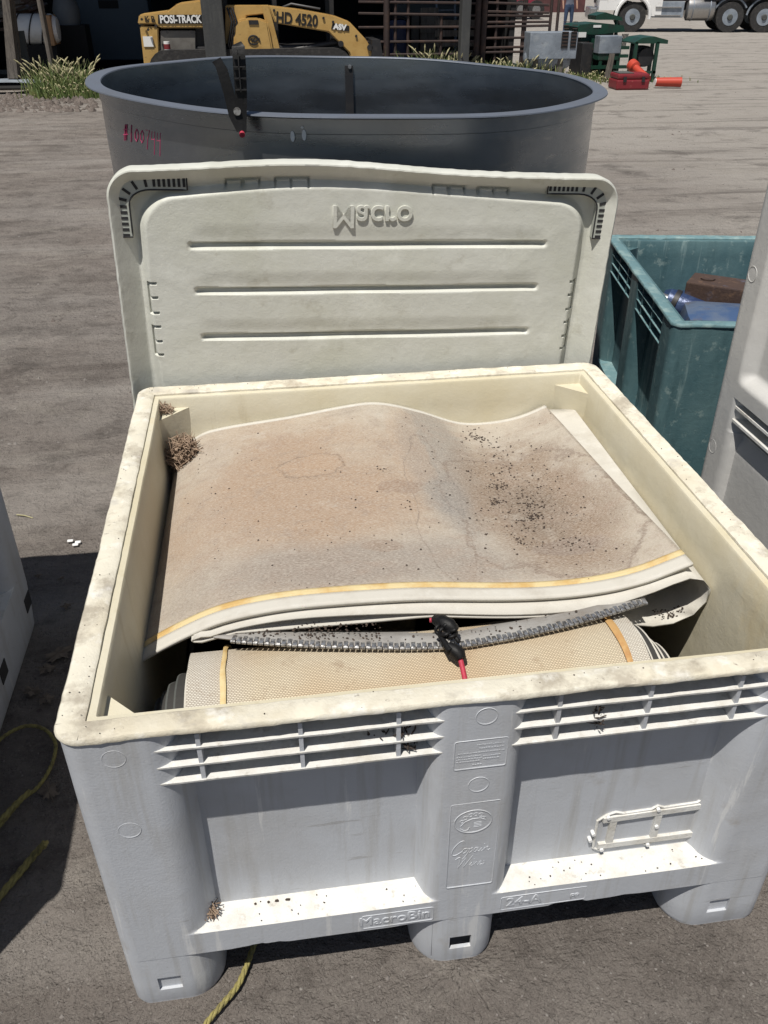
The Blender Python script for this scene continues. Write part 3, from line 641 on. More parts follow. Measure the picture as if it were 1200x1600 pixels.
# number chalked on the wall, wrapped round the curve
pk = MB()
DG = {'#': [[(.3, 0), (.45, 1)], [(.6, 0), (.75, 1)], [(.1, .35), (.9, .38)], [(.15, .68), (.95, .7)]], '1': [[(.5, 0), (.55, 1.05)]], '0': [[(.5, 1), (.2, .7), (.2, .25), (.5, 0), (.8, .3), (.8, .75), (.5, 1)]],
      '7': [[(.1, 1), (.85, .98), (.5, .4), (.4, -.2)]], '4': [[(.25, 1), (.15, .5), (.8, .5)], [(.8, 1), (.72, -.45)]]}
def on_tank(px, py, r):
    d = ray(px, py); o_ = CAM-tank.location; A = d.x**2+d.y**2; B = 2*(o_.x*d.x+o_.y*d.y); Cc = o_.x**2+o_.y**2-r*r
    return o_+d*((-B-sqrt(B*B-4*A*Cc))/(2*A))
for i, chx in enumerate('#100744'):
    cx_, cy_ = 196+i*8.7, 207+i*2.2
    for st in DG[chx]:
        pk.tube([on_tank(cx_+(q[0]-.5)*8, cy_-(q[1]-.5)*(25 if chx != '0' else 20), TB+.009) for q in st], .0014, 5)
pk.build('marker_number', 'markpink', tank)
dt = MB()
for (px, py, rx, rz_) in ((457, 213, .006, .014), (475, 211, .006, .014), (472, 199, .004, .003)):
    d = ray(px, py); o_ = CAM-tank.location; A = d.x**2+d.y**2; B = 2*(o_.x*d.x+o_.y*d.y); Cc = o_.x**2+o_.y**2-(TB+.0075)**2
    t = (-B-sqrt(B*B-4*A*Cc))/(2*A); p = o_+d*t
    dt.prism([(p.x+rx*cos(k*.52), p.z+rz_*sin(k*.52)) for k in range(12)], p.y-.003, p.y+.006)
dt.build('wall_holes', 'label', tank)
# spring clamp gripping the flange
tp = Q(374, 184, 2.452-TR+.08); clamp = thing('spring_clamp', 'black plastic spring clamp gripping the near flange of the steel tank', 'clamp', tp)
cl = MB()
def bar(mb, P, wdt, thk):
    rows = []
    for i, p in enumerate(P):
        p = Vector(p); t = (Vector(P[min(i+1, len(P)-1)])-Vector(P[max(i-1, 0)])).normalized(); sd_ = t.cross(Vector((0, 1, 0))).normalized()
        wd = wdt[i] if isinstance(wdt, list) else wdt
        rows.append([p+sd_*wd+Vector((0, thk*b_, 0)) if a2 > 0 else p-sd_*wd+Vector((0, thk*b_, 0)) for a2, b_ in ((1, -.7), (1, .7), (.0001 if False else -1, .7), (-1, -.7))])
    mb.grid(rows, True); k = len(mb.v); mb.f.append((k-4, k-3, k-2, k-1)); k0 = k-4*len(P); mb.f.append((k0, k0+1, k0+2, k0+3))
bar(cl, [(-.052, .01, .128), (-.044, .008, .135), (-.034, 0, .115), (-.022, 0, .06), (-.012, -.005, .01), (.0, -.014, -.03)], [.010, .013, .014, .014, .016, .010], .014)
cl.build('handle', 'black', clamp, smooth=50)
c2 = MB(); bar(c2, [(.010, .01, .178), (.013, .0, .17), (.012, -.004, .12), (.010, -.006, .06), (.006, -.008, .0), (.006, -.016, -.035)], [.012, .017, .017, .016, .014, .010], .012)
c2.build('handle', 'black', clamp, smooth=50)
c3 = MB()
for zz in (.155, .125, .098, .07): c3.box((-.004, -.0215, zz-.0012), (.026, -.0155, zz+.0012))
c3.box((.009, -.0215, .065), (.0115, -.0155, .165)); c3.build('grip_ribs', 'machblack', clamp)
c4 = MB().cyl((-.004, -.022, .018), (-.004, .012, .018), .010, 14); c4.build('pivot_spring', 'chrome', clamp, smooth=50)
MB().cyl((.004, -.028, -.040), (.004, -.006, -.030), .008, 10).build('jaw_pad', 'redcord', clamp, smooth=50)
# ------------------------------------------------------------------ belts inside the bin
fr = [(-.605, .545), (-.52, .588), (-.435, .622), (-.34, .638), (-.235, .642), (-.05, .634), (.17, .612), (.32, .612), (.44, .632), (.545, .674)]
bk = [(-.60, .48), (-.575, .56), (-.53, .60), (-.47, .627), (-.25, .655), (-.05, .682), (.02, .678), (.12, .648), (.24, .602), (.33, .596), (.42, .612), (.50, .648)]
def ztop(x, v):
    a = cinterp(max(-.605, min(.545, x)), fr); b = cinterp(max(-.6, min(.5, x)), bk); return a+(b-a)*sstep(v, -.1, 1.05)+.002*nz(x*3, v*3)
Y0, Y1 = .392, 1.238
def sheet(name, m_, yo0, yo1, lift, x_in, thick, parent, vs, label=None):
    NX = 90; top = []; bot = []
    for v in vs:
        y = Y0+(Y1-Y0)*v
        xl = -.604+.025*v-.02*sin(pi*v)*.5; xr = .545-.05*v
        r1 = []; r2 = []
        for i in range(NX+1):
            x = xl+(xr-xl)*i/NX; z = ztop(x, v)+lift; yy = y+.012*sin((x+.6)*3)*(1-v)-.02*v*sstep(x, .3, .6)+.0
            r1.append((x, yy, z)); r2.append((x, yy+.0, z-thick))
        top.append(r1); bot.append(r2)
    m = MB().grid(top); m.grid(bot); per = lambda R_: [R_[0][j] for j in range(NX+1)]+[R_[i][-1] for i in range(1, len(R_))]+[R_[-1][j] for j in range(NX-1, -1, -1)]+[R_[i][0] for i in range(len(R_)-2, 0, -1)]
    m.grid([per(top), per(bot)], True); return weld(m.build(name, m_, parent, smooth=50))
sh = thing('conveyor_belt', 'brown-stained fabric belt sheet with a yellow edge stripe lying on top of the bin contents', 'belt')
sheet('sheet', 'belt', 0, 0, 0, 0, .007, sh, lin(.052, 1, 60))
sheet('edge_border', 'beltplain', 0, 0, 0.0006, 0, .008, sh, lin(-.012, .031, 4))
sheet('edge_stripe', 'stripe', 0, 0, .0022, 0, .009, sh, lin(.031, .051, 3))
sheet('rear_border', 'beltplain', 0, 0, .001, 0, .0085, sh, lin(.985, 1.004, 2))
# folded belt under it (closed fold seen end-on)
fb = thing('conveyor_belt', 'white belt folded back under itself with a wide open loop at the right bin wall', 'belt')
def fold_path(v):
    P = []; v = (.365+.86*v-Y0)/(Y1-Y0)
    for x in lin(-.45, .40, 30): P.append((x, ztop(x, v)-.0135))
    zc = .605; 
    P += [(.46, ztop(.46, v)-.0125), (.50, ztop(.50, v)-.0135), (.535, ztop(.53, v)-.016), (.566, .640), (.585, .612), (.583, .578), (.562, .546), (.52, .528), (.475, .527), (.42, .540), (.375, .562), (.345, .585)]
    for x in lin(.33, -.40, 24): P.append((x, min(.606-.006*sstep(-x, -.1, .4)+.003*sin(x*9), ztop(x, v)-.026)))
    P += [(-.44, .594), (-.468, .588), (-.484, .592), (-.484, .600), (-.468, .606)]
    return P
rows = []; 
for v in lin(0, 1, 24):
    y = .365+(1.225-.365)*v; P = fold_path(v); s_ = [(p[0]+(.010*v if p[0] > .45 else 0), y-(.01*sin(p[0]*5)), p[1]) for p in P]; rows.append(s_)
m = MB(); N = len(rows[0]); inner = []
for r in rows:
    q = []
    for i, p in enumerate(r):
        a2, b2 = r[i-1], r[(i+1) % N]; tx_, tz_ = b2[0]-a2[0], b2[2]-a2[2]; L = sqrt(tx_*tx_+tz_*tz_) or 1; q.append((p[0]+tz_/L*-.006, p[1], p[2]+tx_/L*-.0045 if True else 0))
    inner.append(q)
m.grid(rows, True); m.grid(inner, True)
for R0, R1 in ((rows[0], inner[0]), (rows[-1], inner[-1])): m.grid([R0, R1], True)
weld(m.build('folded_sheet', 'beltplain', fb, smooth=50))
# rolled belt
rb = thing('belt_roll', 'rolled woven tan belt with amber edge bands and steel-laced end behind the front rim', 'belt')
RC = (.275, .395); R0 = .197
rows = []; uvs = []
turns = 6.3; NA = 60
arc = 0; prev = None
xl_n = lambda k: -.492-.005*min(k, 2)-.017*max(0, k-2)-.004*sin(k*5)
xr_n = lambda k: .397+.0150*k+.004*sin(k*4)
tot = int(turns*NA); segx = [0, .02, .5, .98, 1]
m = MB(); ring = []; uvr = []
for i in range(tot+1):
    k = i/NA; th = radians(62)+2*pi*k   # starts near the top, runs to the front and down
    r = R0-.0145*k
    if i: arc += r*2*pi/NA
    row = []; uvrow = []
    kk = int(k) if k-int(k) < .9 else int(k)+(k-int(k)-.9)*10
    xl, xr = xl_n(kk), xr_n(kk)
    for s in (0, 1):
        ri = r-s*.0062
        cur = []
        for q in [0, .0035, .2, .5, .8, .9965, 1]:
            x = xl+(xr-xl)*q; cur.append((x, RC[0]-0+ri*cos(th), RC[1]+ri*sin(th)*1.0)); uvrow.append((x, arc))
        row += cur if s == 0 else cur[::-1]
    ring.append(row); uvr += uvrow[:7]+uvrow[7:][::-1]
m.grid(ring, True); m.f.append(tuple(range(14)))
me = bpy.data.meshes.new('rolled_sheet'); me.from_pydata(m.v, [], m.f); ul = me.uv_layers.new(name='UVMap')
for lp in me.loops: ul.data[lp.index].uv = uvr[lp.vertex_index]
me.materials.append(MT['weave']); me.materials.append(MT['beltplain']); me.materials.append(MT['beltshade']); me.materials.append(MT['cover'])
bm = bmesh.new(); bm.from_mesh(me); bmesh.ops.recalc_face_normals(bm, faces=bm.faces[:]); bm.to_mesh(me); bm.free()
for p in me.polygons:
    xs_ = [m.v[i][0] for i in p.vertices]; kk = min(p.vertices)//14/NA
    if max(xs_)-min(xs_) < .03: p.material_index = 3 if (kk > 2.6 and xs_[0] < 0) else 1 if kk > .97 or max(xs_)-min(xs_) < .001 else 0  # left edges of inner turns coloured dark grey in place of shade
    elif (sum(xs_)/len(xs_) > 0 and kk > .97) or kk > 2.6: p.material_index = 2  # inner turns painted dark so the gaps look shaded
link(bpy.data.objects.new('rolled_sheet', me), rb)
MB().tube([(-.50, RC[0], RC[1]), (.42, RC[0], RC[1])], .10, 20).build('core', 'machblack', rb, smooth=50)
def band(x, wd, nm, m_, th0=115, th1=-75):
    rws = []
    for t in lin(th0, th1, 40):
        rr = R0+.0035; rws.append([(x-wd+.003*nz(t*.05, x), RC[0]+rr*cos(radians(t)), RC[1]+rr*sin(radians(t))), (x, RC[0]+(rr+.0025)*cos(radians(t)), RC[1]+(rr+.0025)*sin(radians(t))), (x+wd+.003*nz(t*.07, x), RC[0]+rr*cos(radians(t)), RC[1]+rr*sin(radians(t)))])
    return MB().grid(rws).build(nm, m_, rb, smooth=60)
band(-.424, .0055, 'edge_band', 'stripe'); band(.352, .007, 'edge_band', 'stripe2')
# end flap with steel lacing
fe = [(-.445, .372, .600), (-.38, .350, .602), (-.2, .310, .602), (.008, .280, .601), (.12, .287, .601), (.208, .299, .602), (.33, .323, .604), (.436, .350, .606)]
def fpt(x): return cinterp(x, [(p[0], p[1]) for p in fe]), cinterp(x, [(p[0], p[2]) for p in fe])
rws = []
for x in lin(-.445, .44, 60):
    y, z = fpt(x); rws.append([(x, y, z), (x, y+.004, z+.003), (x, y+.035, z-.004), (x, y+.06, z-.018), (x, y+.12, z-.06), (x, y+.12, z-.066), (x, y+.06, z-.024), (x, y+.035, z-.010), (x, y+.002, z-.004)])
mm = MB().grid(rws, True); mm.f.append(tuple(range(9))); k_ = len(mm.v); mm.f.append(tuple(range(k_-9, k_)))
mm.build('end_flap', mat('grey_flap_rubber', (.31, .30, .285), .8, 0, [((.20, .175, .15), 8, .46, .64, .8), ((.44, .43, .41), 20, .55, .7, .5)], [(200, .0008)], .2), rb, smooth=50)
lc = MB(); i = 0; x = -.405
while x < .438:
    y, z = fpt(x); y2, z2 = fpt(x+.01); ang = atan2(y2-y, .01); tl = atan2(z2-z, .01)
    lc.T = Matrix.Translation((x, y-.004, z+.001)) @ Matrix.Rotation(ang, 4, 'Z') @ Matrix.Rotation(-tl, 4, 'Y')
    lc.bbox((-.0042, -.005 if i % 2 else -.002, -.0025), (.0042, .010 if i % 2 else .013, .0038), .0012); lc.cyl((-.0045, -.003, 0), (.0045, -.003, 0), .0032, 8); x += .0108; i += 1
lc.T = Matrix(); lace = lc.build('steel_lacing', 'chrome', rb, smooth=40)
# shock cord holding the roll
sk = thing('shock_cord', 'red elastic cord with black loop ends hooked over the belt lacing', 'cord')
zt_ = .628
A_ = lambda px, py, z: tuple(G(px, py, z))
MB().tube([A_(680, 968, .628), A_(690, 972, .636), A_(703, 978, .636), A_(712, 986, .630)], [.010, .015, .015, .009], 10).build('loop_end', 'black', sk, smooth=60)
kn = MB()
for (a1, b1, c1, d1, zz) in ((700, 988, 13, 8, .630), (692, 984, 11, 9, .635), (704, 980, 10, 6, .638)):
    kn.tube([A_(a1+c1*cos(t), b1+d1*sin(t), zz+.006*sin(2*t)) for t in lin(0, 2*pi*.96, 18)], .0038, 7)
kn.tube([A_(686, 990, .628), A_(694, 1003, .628), A_(704, 1018, .624)], [.005, .006, .008], 8); kn.tube([A_(708, 990, .630), A_(715, 1000, .628), A_(717, 1003, .623)], .0045, 7)
kn.build('knot', 'black', sk, smooth=60)
MB().tube([A_(700, 1008, .626), A_(710, 1016, .622), A_(717, 1022, .616), A_(720, 1030, .610)], [.008, .013, .014, .011], 10).build('loop_end', 'black', sk, smooth=60)
MB().tube([A_(718, 1024, .613), A_(723, 1045, .602), A_(727, 1064, .590), (.012, .105, .56), (.014, .075, .50), (.014, .07, .42)], .0052, 8).build('cord', 'redcord', sk, smooth=60)
MB().tube([A_(671, 969, .628), A_(682, 969, .628)], .005, 7).build('cord_stub', 'redcord', sk, smooth=60)
# crumbs, fibre and litter
def crumbs(name, pts, m_, label, cat, parent=None):
    mb = MB()
    for (x, y, z, s) in pts:
        n_ = 5; vs = []; a0 = random.random()*6
        for k in range(n_): vs.append((x+s*cos(a0+k*2*pi/n_)*random.uniform(.5, 1.1), y+s*sin(a0+k*2*pi/n_)*random.uniform(.5, 1.1), z))
        vs.append((x+random.uniform(-.3, .3)*s, y+random.uniform(-.3, .3)*s, z+s*random.uniform(.5, .9)))
        mb.add(vs, [(k, (k+1) % n_, n_) for k in range(n_)])
    o = mb.build(name, m_, parent)
    if not parent: tag(o, label, cat, kind='stuff')
    return o
def on_sheet(x, y, s): 
    v = (y-Y0)/(Y1-Y0); return (x, y, ztop(x, v)+.0005, s)
pts = []
for _ in range(560):
    a = random.random()
    if a < .62: x, y = random.gauss(.31, .075), random.gauss(.78, .15)
    elif a < .72: x, y = random.gauss(.28, .03), random.gauss(1.13, .05)
    else: x, y = random.uniform(-.55, .5), random.uniform(.45, 1.2)
    if -.56 < x < .5 and .43 < y < 1.22: pts.append(on_sheet(x, y, random.choice((.0016, .002, .0025, .0032, .004))*(1 if a < .72 else .8)))
for (cx, cy, n_) in ((.305, .70, 60), (.26, .86, 30), (.235, .78, 30), (.32, .76, 30), (.36, .58, 18), (.24, .6, 12), (.0, .72, 6), (-.03, .88, 6), (.27, 1.14, 25)):
    for _ in range(n_): pts.append(on_sheet(random.gauss(cx, .013), random.gauss(cy, .012), random.uniform(.0018, .004)))
for _ in range(1500):
    x, y = random.gauss(.31, .085), random.gauss(.78, .17)
    if x < .49 and .45 < y < 1.2 and nz(x*16, y*16, 3) > -.05: pts.append(on_sheet(x, y, random.uniform(.0006, .0013)))
crumbs('dirt_crumbs', pts, 'crumb', 'dark crumbs and grape skins scattered over the stained belt sheet', 'dirt')
pts = []
for _ in range(260):
    x = random.uniform(-.40, -.12) if random.random() < .8 else random.uniform(-.4, .3); y, z = fpt(x); y += random.uniform(.015, .07)*(1 if x < -.1 else .6); pts.append((x, y, z+.0005, random.uniform(.0015, .004)))
for _ in range(60):
    t = random.uniform(-.8, 1); pts.append((.52+.035*t+random.gauss(0, .004), .37+random.uniform(0, .03), .5365+.012*t*t, random.uniform(.0015, .0035)))
for _ in range(90): x = random.uniform(-.43, .3); pts.append((x, .2+random.uniform(-.05, .08), RC[1]+sqrt(max(0, R0**2-(RC[0]-.2)**2))-.004, .002))
crumbs('dirt_crumbs', pts[:320], 'crumb', 'brown crumbs lying along the grey belt flap above the lacing', 'dirt')
def fibre(cx, cy, cz, rx, ry, rz_, n_, label, name='plant_fibre', L=.03, m_='fluff', r=.0011):
    mb = MB()
    for _ in range(n_):
        while True:
            p = Vector([random.uniform(-1, 1) for _ in range(3)])
            if p.length < 1: break
        p = Vector((cx+p.x*rx, cy+p.y*ry, cz+p.z*rz_)); d = Vector([random.gauss(0, 1) for _ in range(3)]).normalized()*L*random.uniform(.4, 1); e = Vector([random.gauss(0, 1) for _ in range(3)])*L*.3
        if random.random() < .3:
            u_ = d*.35; v_ = d.cross(e).normalized()*L*.22 if e.length > 0 else e
            mb.add([p-u_, p+v_, p+u_+e*.3, p-v_*.8], [(0, 1, 2, 3)])
        else: mb.tube([p-d, p+e*.5, p+d*.8+e], [r, r*1.3, r*.4], 4)
    o = mb.build(name, m_); return tag(o, label, 'debris', kind='stuff')
fibre(-.545, 1.15, .60, .045, .05, .055, 900, 'tangled brown plant fibre packed beside the belt in the rear left bin corner', L=.024, r=.0011)
fibre(-.585, 1.215, .712, .022, .02, .010, 80, 'small dry fibre tuft on the rear left corner gusset', L=.018)
fibre(-.135, .022, .652, .05, .02, .022, 40, 'dark dried stalks caught between the front slats left of the centre post', L=.014, m_='crumb')
fibre(-.11, .018, .64, .012, .012, .028, 30, 'dark dried stalk clump hanging from the front slats beside the centre post', L=.012, m_='crumb')
fibre(.205, .012, .655, .012, .012, .03, 26, 'dark dried clump on the front slats right of the centre post', L=.012, m_='crumb')
fibre(-.480, .035, .222, .014, .012, .016, 55, 'brown dry leaf scrap in the left corner of the base ledge', L=.016)
pts = [(random.uniform(-.46, -.08), random.uniform(.005, .05), .2125, random.uniform(.001, .0025)) for _ in range(16)]+[(random.uniform(.11, .5), random.uniform(.005, .05), .2125, random.uniform(.001, .0025)) for _ in range(24)]
pts += [(-.35+random.gauss(0, .02), .045, .2125, .004) for _ in range(6)]
pts += [(random.uniform(-.63, .63), random.choice((random.uniform(0, .035), random.uniform(1.27, 1.3))), .741, random.uniform(.001, .002)) for _ in range(30)]
pts += [(random.choice((-1, 1))*random.uniform(.618, .65), random.uniform(0, 1.3), .741, random.uniform(.001, .002)) for _ in range(35)]
crumbs('dirt_crumbs', pts, 'crumb', 'fine dark specks on the rim and ledges of the open white bin', 'dirt')
# ------------------------------------------------------------------ scrap in the teal bin
p = Q(1115, 470, 2.15)
ru = thing('steel_box_section', 'rusty steel box section lying on blue scrap in the teal bin', 'scrap metal', G(1095, 452, .60), radians(-38))
MB().bbox((-.05, -.08, -.12), (.42, .08, .045), .006).build('tube', 'rust', ru)
MB().cyl((.02, 0, .03), (.02, 0, .052), .03, 16).build('weld_boss', 'rust', ru, smooth=50)
b1 = thing('steel_cylinder', 'blue painted cylinder with a bright threaded end in the teal bin', 'scrap metal', G(1050, 470, .56), radians(-35))
MB().tube([(-.02, 0, 0), (.25, 0, -.06)], .05, 20).build('barrel', 'bluesteel', b1, smooth=50)
MB().tube([(-.10, 0, .018), (-.02, 0, 0)], .022, 14).build('threaded_end', 'chrome', b1, smooth=50)
MB().tube([(.0, 0, -.004), (.02, 0, -.010)], .056, 20).build('collar', 'machblack', b1, smooth=50)
b2 = thing('steel_drum', 'rounded blue painted steel housing nearest the front wall of the teal bin', 'scrap metal', G(1120, 520, .52), radians(-20))
bm_ = MB(); bm_.bbox((-.14, -.10, -.25), (.26, .16, .09), .06); bm_.build('housing', mat('scuffed_blue_shell', (.055, .095, .19), .3, 0, [((.12, .15, .2), 7, .45, .6, .7), ((.13, .10, .08), 12, .58, .7, .8)], [(20, .003)]), b2, smooth=50)
b3 = thing('steel_plate', 'scuffed blue steel sheet bent under the cylinder in the teal bin', 'scrap metal', G(1085, 500, .48), radians(-30))
MB().bbox((-.16, -.1, -.2), (.35, .3, .04), .03).build('plate', 'bluesteel', b3, smooth=50)
# ------------------------------------------------------------------ ropes
def rope(name, P, r, label, lift=0):
    pts = []
    for i in range(len(P)-1):
        p0, p1, p2, p3 = P[max(i-1, 0)], P[i], P[i+1], P[min(i+2, len(P)-1)]
        for t in lin(0, 1, 8)[:-1]:
            pts.append(Vector([.5*((2*p1[k])+(-p0[k]+p2[k])*t+(2*p0[k]-5*p1[k]+4*p2[k]-p3[k])*t*t+(-p0[k]+3*p1[k]-3*p2[k]+p3[k])*t**3) for k in range(3)]))
    pts.append(Vector(P[-1]))
    m = MB()
    fine = []
    for a, b in zip(pts, pts[1:]):
        for t in (0, .34, .67): fine.append(a.lerp(b, t))
    for k in range(3):   # three twisted strands
        q = []
        L = 0
        for i, p in enumerate(fine):
            if i: L += (p-fine[i-1]).length
            t = (fine[min(i+1, len(fine)-1)]-fine[max(i-1, 0)]).normalized(); a = t.cross(Vector((0, 0, 1))).normalized(); b = a.cross(t)
            th = L/(r*9)*2*pi+k*2*pi/3; q.append(p+a*cos(th)*r*.55+b*sin(th)*r*.55)
        m.tube(q, r*.62, 6)
    o = m.build(name, 'rope', smooth=60); return tag(o, label, 'rope')
g3 = lambda px, py, z=.012: tuple(G(px, py, z))
rope('rope', [g3(-40, 1450), g3(0, 1400), g3(25, 1370), g3(50, 1340), g3(72, 1316, .05)], .0078, 'yellow rope end coming out of the shade beside the open bin front')
rope('rope', [g3(-30, 1320), g3(0, 1290), g3(18, 1268), g3(38, 1246), g3(55, 1234), g3(72, 1212), g3(84, 1185), g3(86, 1160), g3(70, 1140), g3(45, 1134), g3(20, 1142), g3(-5, 1160), g3(-40, 1200)], .0045, 'thin yellow rope looped on the shaded dirt left of the open bin')
rope('rope', [g3(-30, 1305, .02), g3(0, 1282, .02), g3(25, 1256, .02), g3(48, 1236, .02)], .0065, 'short doubled strand of yellow rope beside the looped rope in shade')
rope('rope', [g3(300, 1640), g3(322, 1600), g3(345, 1572), g3(370, 1542), g3(384, 1512), g3(400, 1470), g3(420, 1440)], .0055, 'yellow rope running out from under the open bin near its left foot')
# ------------------------------------------------------------------ litter on the ground
pts = []
for _ in range(5200):
    if random.random() < .6: x, y = random.uniform(-1.5, 1.3), random.uniform(-.35, .25)
    else: x, y = random.uniform(-2.5, -.7), random.uniform(.2, 2.6)
    pts.append((x, y, ground_h(x, y)-.0005, random.choice((.001, .0012, .0015, .002, .002, .003, .0045))))
for _ in range(260):
    x, y = random.uniform(-2.6, 1.3), random.uniform(-.4, .3)
    if random.random() < .6: x, y = random.uniform(-3, -.75), random.uniform(1.6, 5)
    pts.append((x, y, ground_h(x, y)-.002, random.uniform(.004, .010)))
for _ in range(3200):
    y = 2.5+random.random()**2*16; x = random.uniform(-3, 9); s = random.choice((.003, .005, .008, .014)); pts.append((x, y, ground_h(x, y)-.001, s))
crumbs('pebbles', pts, 'stone', 'loose pale pebbles scattered over the packed dirt yard', 'pebbles')
pts = []
for _ in range(500):
    y = 2.5+random.random()**1.5*14; x = random.uniform(-4, 9); 
    if nz(x*.3, y*1.5, 8) > .12: pts.append((x, y, ground_h(x, y)-.002, random.uniform(.01, .028)))
crumbs('dirt_clods', pts, mat('soil_clods', (.12, .10, .09), .95), 'dark soil clods along the wheel ruts in the yard', 'dirt')
def leaf(px, py, s, rz, label):
    p = G(px, py, .006); mb = MB(); out = []
    for i in range(24):
        a = 2*pi*i/24; r = s*(.45+.4*abs(cos(2.5*a)))*(1 if i % 2 else .7); out.append((r*cos(a)*1.3, r*sin(a), .004+.006*sin(a*3)*random.random()))
    mb.add(out+[(0, 0, .006)], [(i, (i+1) % 24, 24) for i in range(24)]); mb.tube([(-s*1.3, 0, .004), (0, 0, .007), (s*1.1, 0, .006)], .0012, 4)
    o = mb.build('dry_leaf', 'leaf'); o.location = (p.x, p.y, .004); o.rotation_euler = (0, 0, rz); return tag(o, label, 'leaf', 'dry leaves in the shade left of the bin')
leaf(92, 1022, .045, .6, 'largest curled dry leaf in the shade beside the left bin wall'); leaf(76, 1235, .035, 2.0, 'dry lobed leaf in the shade just right of the rope loop')
for (a_, b_, s_, l_) in ((72, 1045, .03, 'dry leaf in shade just below the largest curled leaf'), (50, 1080, .03, 'dry leaf nearest the foot of the shaded left bin'), (72, 1092, .028, 'dry leaf halfway between the largest leaf and the rope loop'), (95, 905, .012, 'tiny leaf at the sunlit end of the shade, nearer the open bin'), (60, 900, .012, 'tiny leaf at the sunlit end of the shade, nearer the left bin'), (104, 947, .018, 'small leaf in shade farther away than the largest curled leaf')):
    leaf(a_, b_, s_, a_, l_)
fe_ = MB()
for (a_, b_) in ((122, 847), (118, 851), (110, 845)):
    p = G(a_, b_, .006); fe_.bbox((p.x-.011, p.y-.006, .002), (p.x+.010, p.y+.007, .009), .004)
tag(fe_.build('paper_scrap', 'white', smooth=60), 'crumpled white scrap on the sunlit dirt left of the open bin', 'litter')
fe_ = MB(); p = G(38, 806, .004); fe_.tube([(p.x-.03, p.y+.012, .004), (p.x, p.y, .006), (p.x+.035, p.y-.02, .004)], .0025, 5); tag(fe_.build('straw_piece', 'straw', smooth=60), 'short pale straw on the sunlit dirt beyond the left bin', 'litter')
# ------------------------------------------------------------------ background
# open-fronted shed
YS = 16.6
shed = thing('open_shed', 'dark open-fronted shed behind the yellow loader', 'shed', (0, YS, 0))
xl, xr = Q(70, 50, YS).x, Q(728, 50, YS).x
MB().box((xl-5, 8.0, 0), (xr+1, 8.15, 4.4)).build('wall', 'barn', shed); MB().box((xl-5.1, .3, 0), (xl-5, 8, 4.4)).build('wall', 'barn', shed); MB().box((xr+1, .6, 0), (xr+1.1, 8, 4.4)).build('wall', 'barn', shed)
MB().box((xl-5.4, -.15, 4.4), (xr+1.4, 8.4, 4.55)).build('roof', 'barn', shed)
MB().box((xl-5, .9, .012), (xr+1, 8, .03)).build('floor', 'barn', shed)  # dark sheet over the soil, its colour standing for interior shade
for px0, px1, m_ in ((68, 74, 'wood'), (318, 351, 'darkpost'), (719, 733, 'darkpost')):
    a, b = Q(px0, 50, YS).x, Q(px1, 50, YS).x; MB().bbox((a, -.1, 0), (b, .15, 4.39), .02).build('post', m_, shed)
# things in the shade of the shed
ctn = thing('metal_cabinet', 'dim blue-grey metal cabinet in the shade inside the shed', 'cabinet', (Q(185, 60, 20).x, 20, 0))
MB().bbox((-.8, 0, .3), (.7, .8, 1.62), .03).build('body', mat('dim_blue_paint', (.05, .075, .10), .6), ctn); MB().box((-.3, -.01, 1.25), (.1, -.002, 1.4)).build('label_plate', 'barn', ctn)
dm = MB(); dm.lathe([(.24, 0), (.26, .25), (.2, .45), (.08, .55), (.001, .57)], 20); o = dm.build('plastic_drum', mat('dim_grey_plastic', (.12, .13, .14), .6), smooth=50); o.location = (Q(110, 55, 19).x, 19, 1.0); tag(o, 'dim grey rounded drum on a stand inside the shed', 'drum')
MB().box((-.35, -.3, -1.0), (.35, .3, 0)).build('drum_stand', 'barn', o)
# ---- tracked loader
YK = 16.75
def K(px, py): p = Q(px, py, YK); return (p.x, p.z)
ld = thing('tracked_loader', 'yellow compact tracked loader with lift arm, parked in front of the dark shed', 'loader', (0, YK, 0))
def plate(poly, y0, y1, nm, m_, e=.0):
    o = MB().prism([K(*q) for q in poly], y0, y1).build(nm, m_, ld)
    if e:
        bm = bmesh.new(); bm.from_mesh(o.data); bmesh.ops.bevel(bm, geom=bm.edges[:], offset=e, segments=2, affect='EDGES'); bm.to_mesh(o.data); bm.free()
    return o
hood = plate([(215, 38), (217, 23), (262, 17), (278, 5), (330, -2), (345, 2), (345, 44), (250, 44), (243, 38)], 0, 1.5, 'engine_hood', 'yellow', .02)
plate([(218, 40), (247, 42), (250, 110), (226, 112)], .02, 1.45, 'rear_panel', 'yellow', .02)
plate([(250, 48), (305, 48), (307, 150), (252, 150)], .06, 1.4, 'side_panel', 'glassd', .01)
plate([(305, 42), (372, 26), (372, 150), (305, 150)], .14, 1.3, 'engine_bay', 'machblack')
plate([(352, 8), (412, 8), (414, 22), (385, 25), (384, 62), (352, 70)], .05, .2, 'arm_tower', 'yellow', .015)
pod = plate([(366, 40), (372, 31), (385, 28), (404, 28), (418, 33), (420, 45), (428, 88), (432, 150), (362, 150)], -.12, .3, 'side_cover', 'yellow', .03)
plate([(388, 31), (403, 31), (404, 38), (389, 38)], -.135, -.115, 'cover_recess', 'machblack')
plate([(408, 8), (420, 8), (440, 88), (428, 88)], -.02, .2, 'arm_brace', 'yellow', .01)
plate([(418, 8), (470, 14), (522, 24), (545, 33), (572, 62), (588, 92), (594, 130), (560, 130), (545, 82), (513, 50), (430, 36)], -.05, .12, 'lift_arm', 'yellow', .02)
MB().tube([(K(430, 84)[0], .1, K(430, 84)[1]), (K(530, 66)[0], .1, K(530, 66)[1])], .05, 12).build('hydraulic_ram', 'machblack', ld, smooth=50)
for q in ((532, 68), (577, 74)): 
    x, z = K(*q); MB().cyl((x, -.1, z), (x, .14, z), .05, 16).build('arm_pin', 'machblack', ld, smooth=50)
